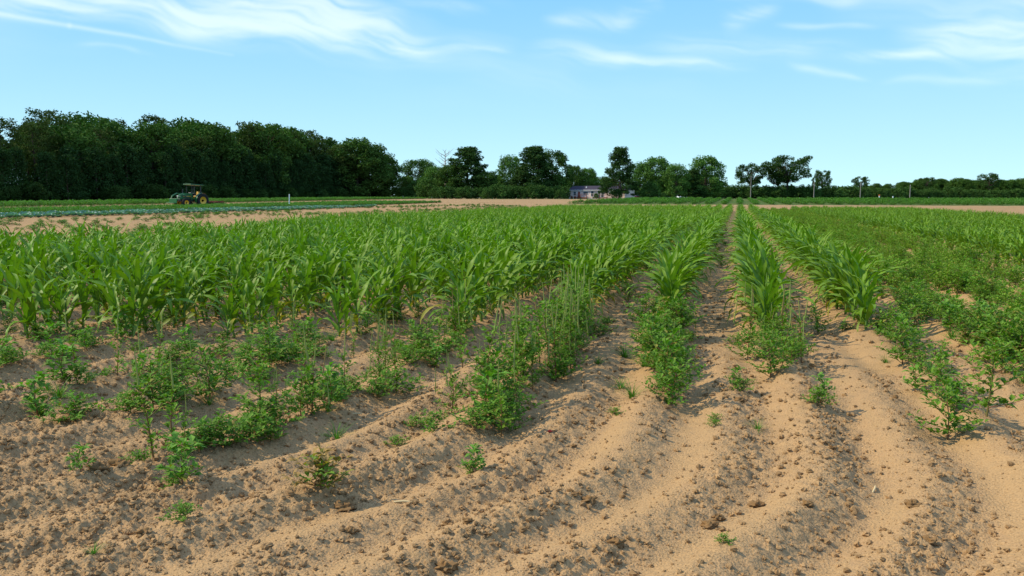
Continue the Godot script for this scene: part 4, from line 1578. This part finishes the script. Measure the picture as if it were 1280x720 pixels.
func cloud_at(az: float, el: float) -> float:
	if el < 20.0: return 0.0
	var wv := 16.0 * f2.get_noise_2d(az * 1.6, el * 3.0)
	# fibres combed along a shallow slope
	var s := az * 0.98 - el * 0.25
	var t := el * 0.98 + az * 0.16 + wv
	var fib := 0.5 + 0.5 * f1.get_noise_2d(s * 0.45, t * 3.2)
	var fin := 0.5 + 0.5 * f1.get_noise_2d(s * 1.1 + 900.0, t * 11.0)
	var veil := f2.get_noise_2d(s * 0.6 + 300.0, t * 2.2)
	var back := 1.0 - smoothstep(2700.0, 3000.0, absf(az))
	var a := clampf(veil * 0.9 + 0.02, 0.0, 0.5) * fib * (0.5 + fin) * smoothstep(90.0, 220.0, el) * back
	# broken white veil added above the view, to whiten the sky fill light
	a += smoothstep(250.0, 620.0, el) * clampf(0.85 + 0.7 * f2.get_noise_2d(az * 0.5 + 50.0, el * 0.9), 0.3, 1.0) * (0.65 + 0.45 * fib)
	if el < 330.0 and absf(az) < 1000.0:
		# the bands are straight streaks, that is great circles: flatten the dome to draw them
		var fx := 1006.0 * tan(az / 1000.0)
		var fy := 1006.0 * tan(el / 1000.0) / cos(az / 1000.0)
		for b in bands:
			var thin: bool = b[4] > 0.84 and b[2] < 3.6
			var w0: float = maxf(b[2], b[3]) * 2.6 + 14.0
			var p0: Vector2 = b[0]
			var p1: Vector2 = b[1]
			if fx < p0.x - w0 or fx > p1.x + w0 or fy < minf(p0.y, p1.y) - w0 or fy > maxf(p0.y, p1.y) + w0: continue
			var dd := seg_dist(Vector2(fx, fy + wv * (0.1 if thin else 0.55)), p0, p1)
			var w: float = lerpf(b[2], b[3], dd.y) * (1.0 if thin else 1.6)
			var g := exp(-pow(dd.x / w, 2.0))
			if g > 0.01:
				var st: float = b[4] * g
				if thin: st *= (0.45 + 0.5 * fin) * (1.0 - 0.75 * dd.y if p1.x > -500.0 else 1.0)
				else: st *= (0.06 + 1.0 * smoothstep(0.26, 0.80, fib * 0.4 + fin * 0.6 + g * 0.08)) * smoothstep(0.0, 0.3, dd.y) * (1.0 - smoothstep(0.68, 1.0, dd.y))
				a = a + clampf(st, 0.0, 1.0) * (1.0 - a)
	return clampf(a, 0.0, 1.0)

func cirrus() -> ImageTexture:
	var W := 4096
	var H := 2048
	f1.seed = 4; f1.frequency = 0.0075; f1.fractal_octaves = 5; f1.noise_type = FastNoiseLite.TYPE_SIMPLEX_SMOOTH
	f2.seed = 9; f2.frequency = 0.0032; f2.fractal_octaves = 3; f2.noise_type = FastNoiseLite.TYPE_SIMPLEX_SMOOTH
	var bytes := PackedByteArray()
	bytes.resize(W * H * 4)
	var coarse := PackedFloat32Array()
	coarse.resize(W / 8)
	for y in H / 2:
		var el := (0.5 - (y + 0.5) / H) * PI * 1000.0
		if y % 8 == 0:
			for x in W / 8:
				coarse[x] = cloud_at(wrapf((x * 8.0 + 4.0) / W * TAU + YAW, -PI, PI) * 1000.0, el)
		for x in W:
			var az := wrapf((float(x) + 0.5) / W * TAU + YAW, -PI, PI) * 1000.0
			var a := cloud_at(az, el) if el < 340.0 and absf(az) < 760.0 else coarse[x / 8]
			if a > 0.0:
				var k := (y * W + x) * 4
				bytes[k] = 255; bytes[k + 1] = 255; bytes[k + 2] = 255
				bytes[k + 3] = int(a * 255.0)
	return ImageTexture.create_from_image(Image.create_from_data(W, H, false, Image.FORMAT_RGBA8, bytes))

func _ready() -> void:
	# camera
	var cam := Camera3D.new()
	cam.fov = 39.6
	cam.near = 0.05
	cam.far = 5000.0
	add_child(cam)
	cam.position = Vector3(0, CAM_H, 0)
	cam.rotation = Vector3(-0.1125, YAW, 0)
	cam.current = true
	# sky and exposure
	var sky_mat := ProceduralSkyMaterial.new()
	sky_mat.sky_top_color = Color(0.385, 0.735, 1.03)
	sky_mat.sky_horizon_color = Color(0.85, 1.03, 1.05)
	sky_mat.sky_curve = 0.13
	sky_mat.ground_bottom_color = Color(0.42, 0.34, 0.26)
	sky_mat.ground_horizon_color = Color(0.62, 0.64, 0.62)
	sky_mat.sun_angle_max = 8.0
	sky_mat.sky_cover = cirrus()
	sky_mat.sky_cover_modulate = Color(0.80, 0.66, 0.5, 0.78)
	var sky := Sky.new()
	sky.sky_material = sky_mat
	var env := Environment.new()
	env.background_mode = Environment.BG_SKY
	env.sky = sky
	env.tonemap_mode = Environment.TONE_MAPPER_LINEAR
	env.tonemap_exposure = 1.0
	env.sdfgi_enabled = true
	env.ssao_enabled = true
	env.ssil_enabled = true
	var we := WorldEnvironment.new()
	we.environment = env
	add_child(we)
	# the sun, low on the left and a little ahead
	var sun := DirectionalLight3D.new()
	sun.light_energy = 1.6
	sun.light_angular_distance = 0.5
	sun.light_color = Color(1.0, 0.945, 0.82)
	sun.shadow_enabled = true
	add_child(sun)
	var to_sun := Vector3(-0.955, 0.0, 0.18).normalized() * cos(deg_to_rad(43.0)) + Vector3.UP * sin(deg_to_rad(43.0))
	sun.look_at_from_position(to_sun * 50.0, Vector3.ZERO, Vector3.UP)

	materials()
	build_ground()
	build_trees()
	build_house()
	build_crops()
	build_corn()
	build_tractor()
	build_small()
	build_weeds()
	build_clods()
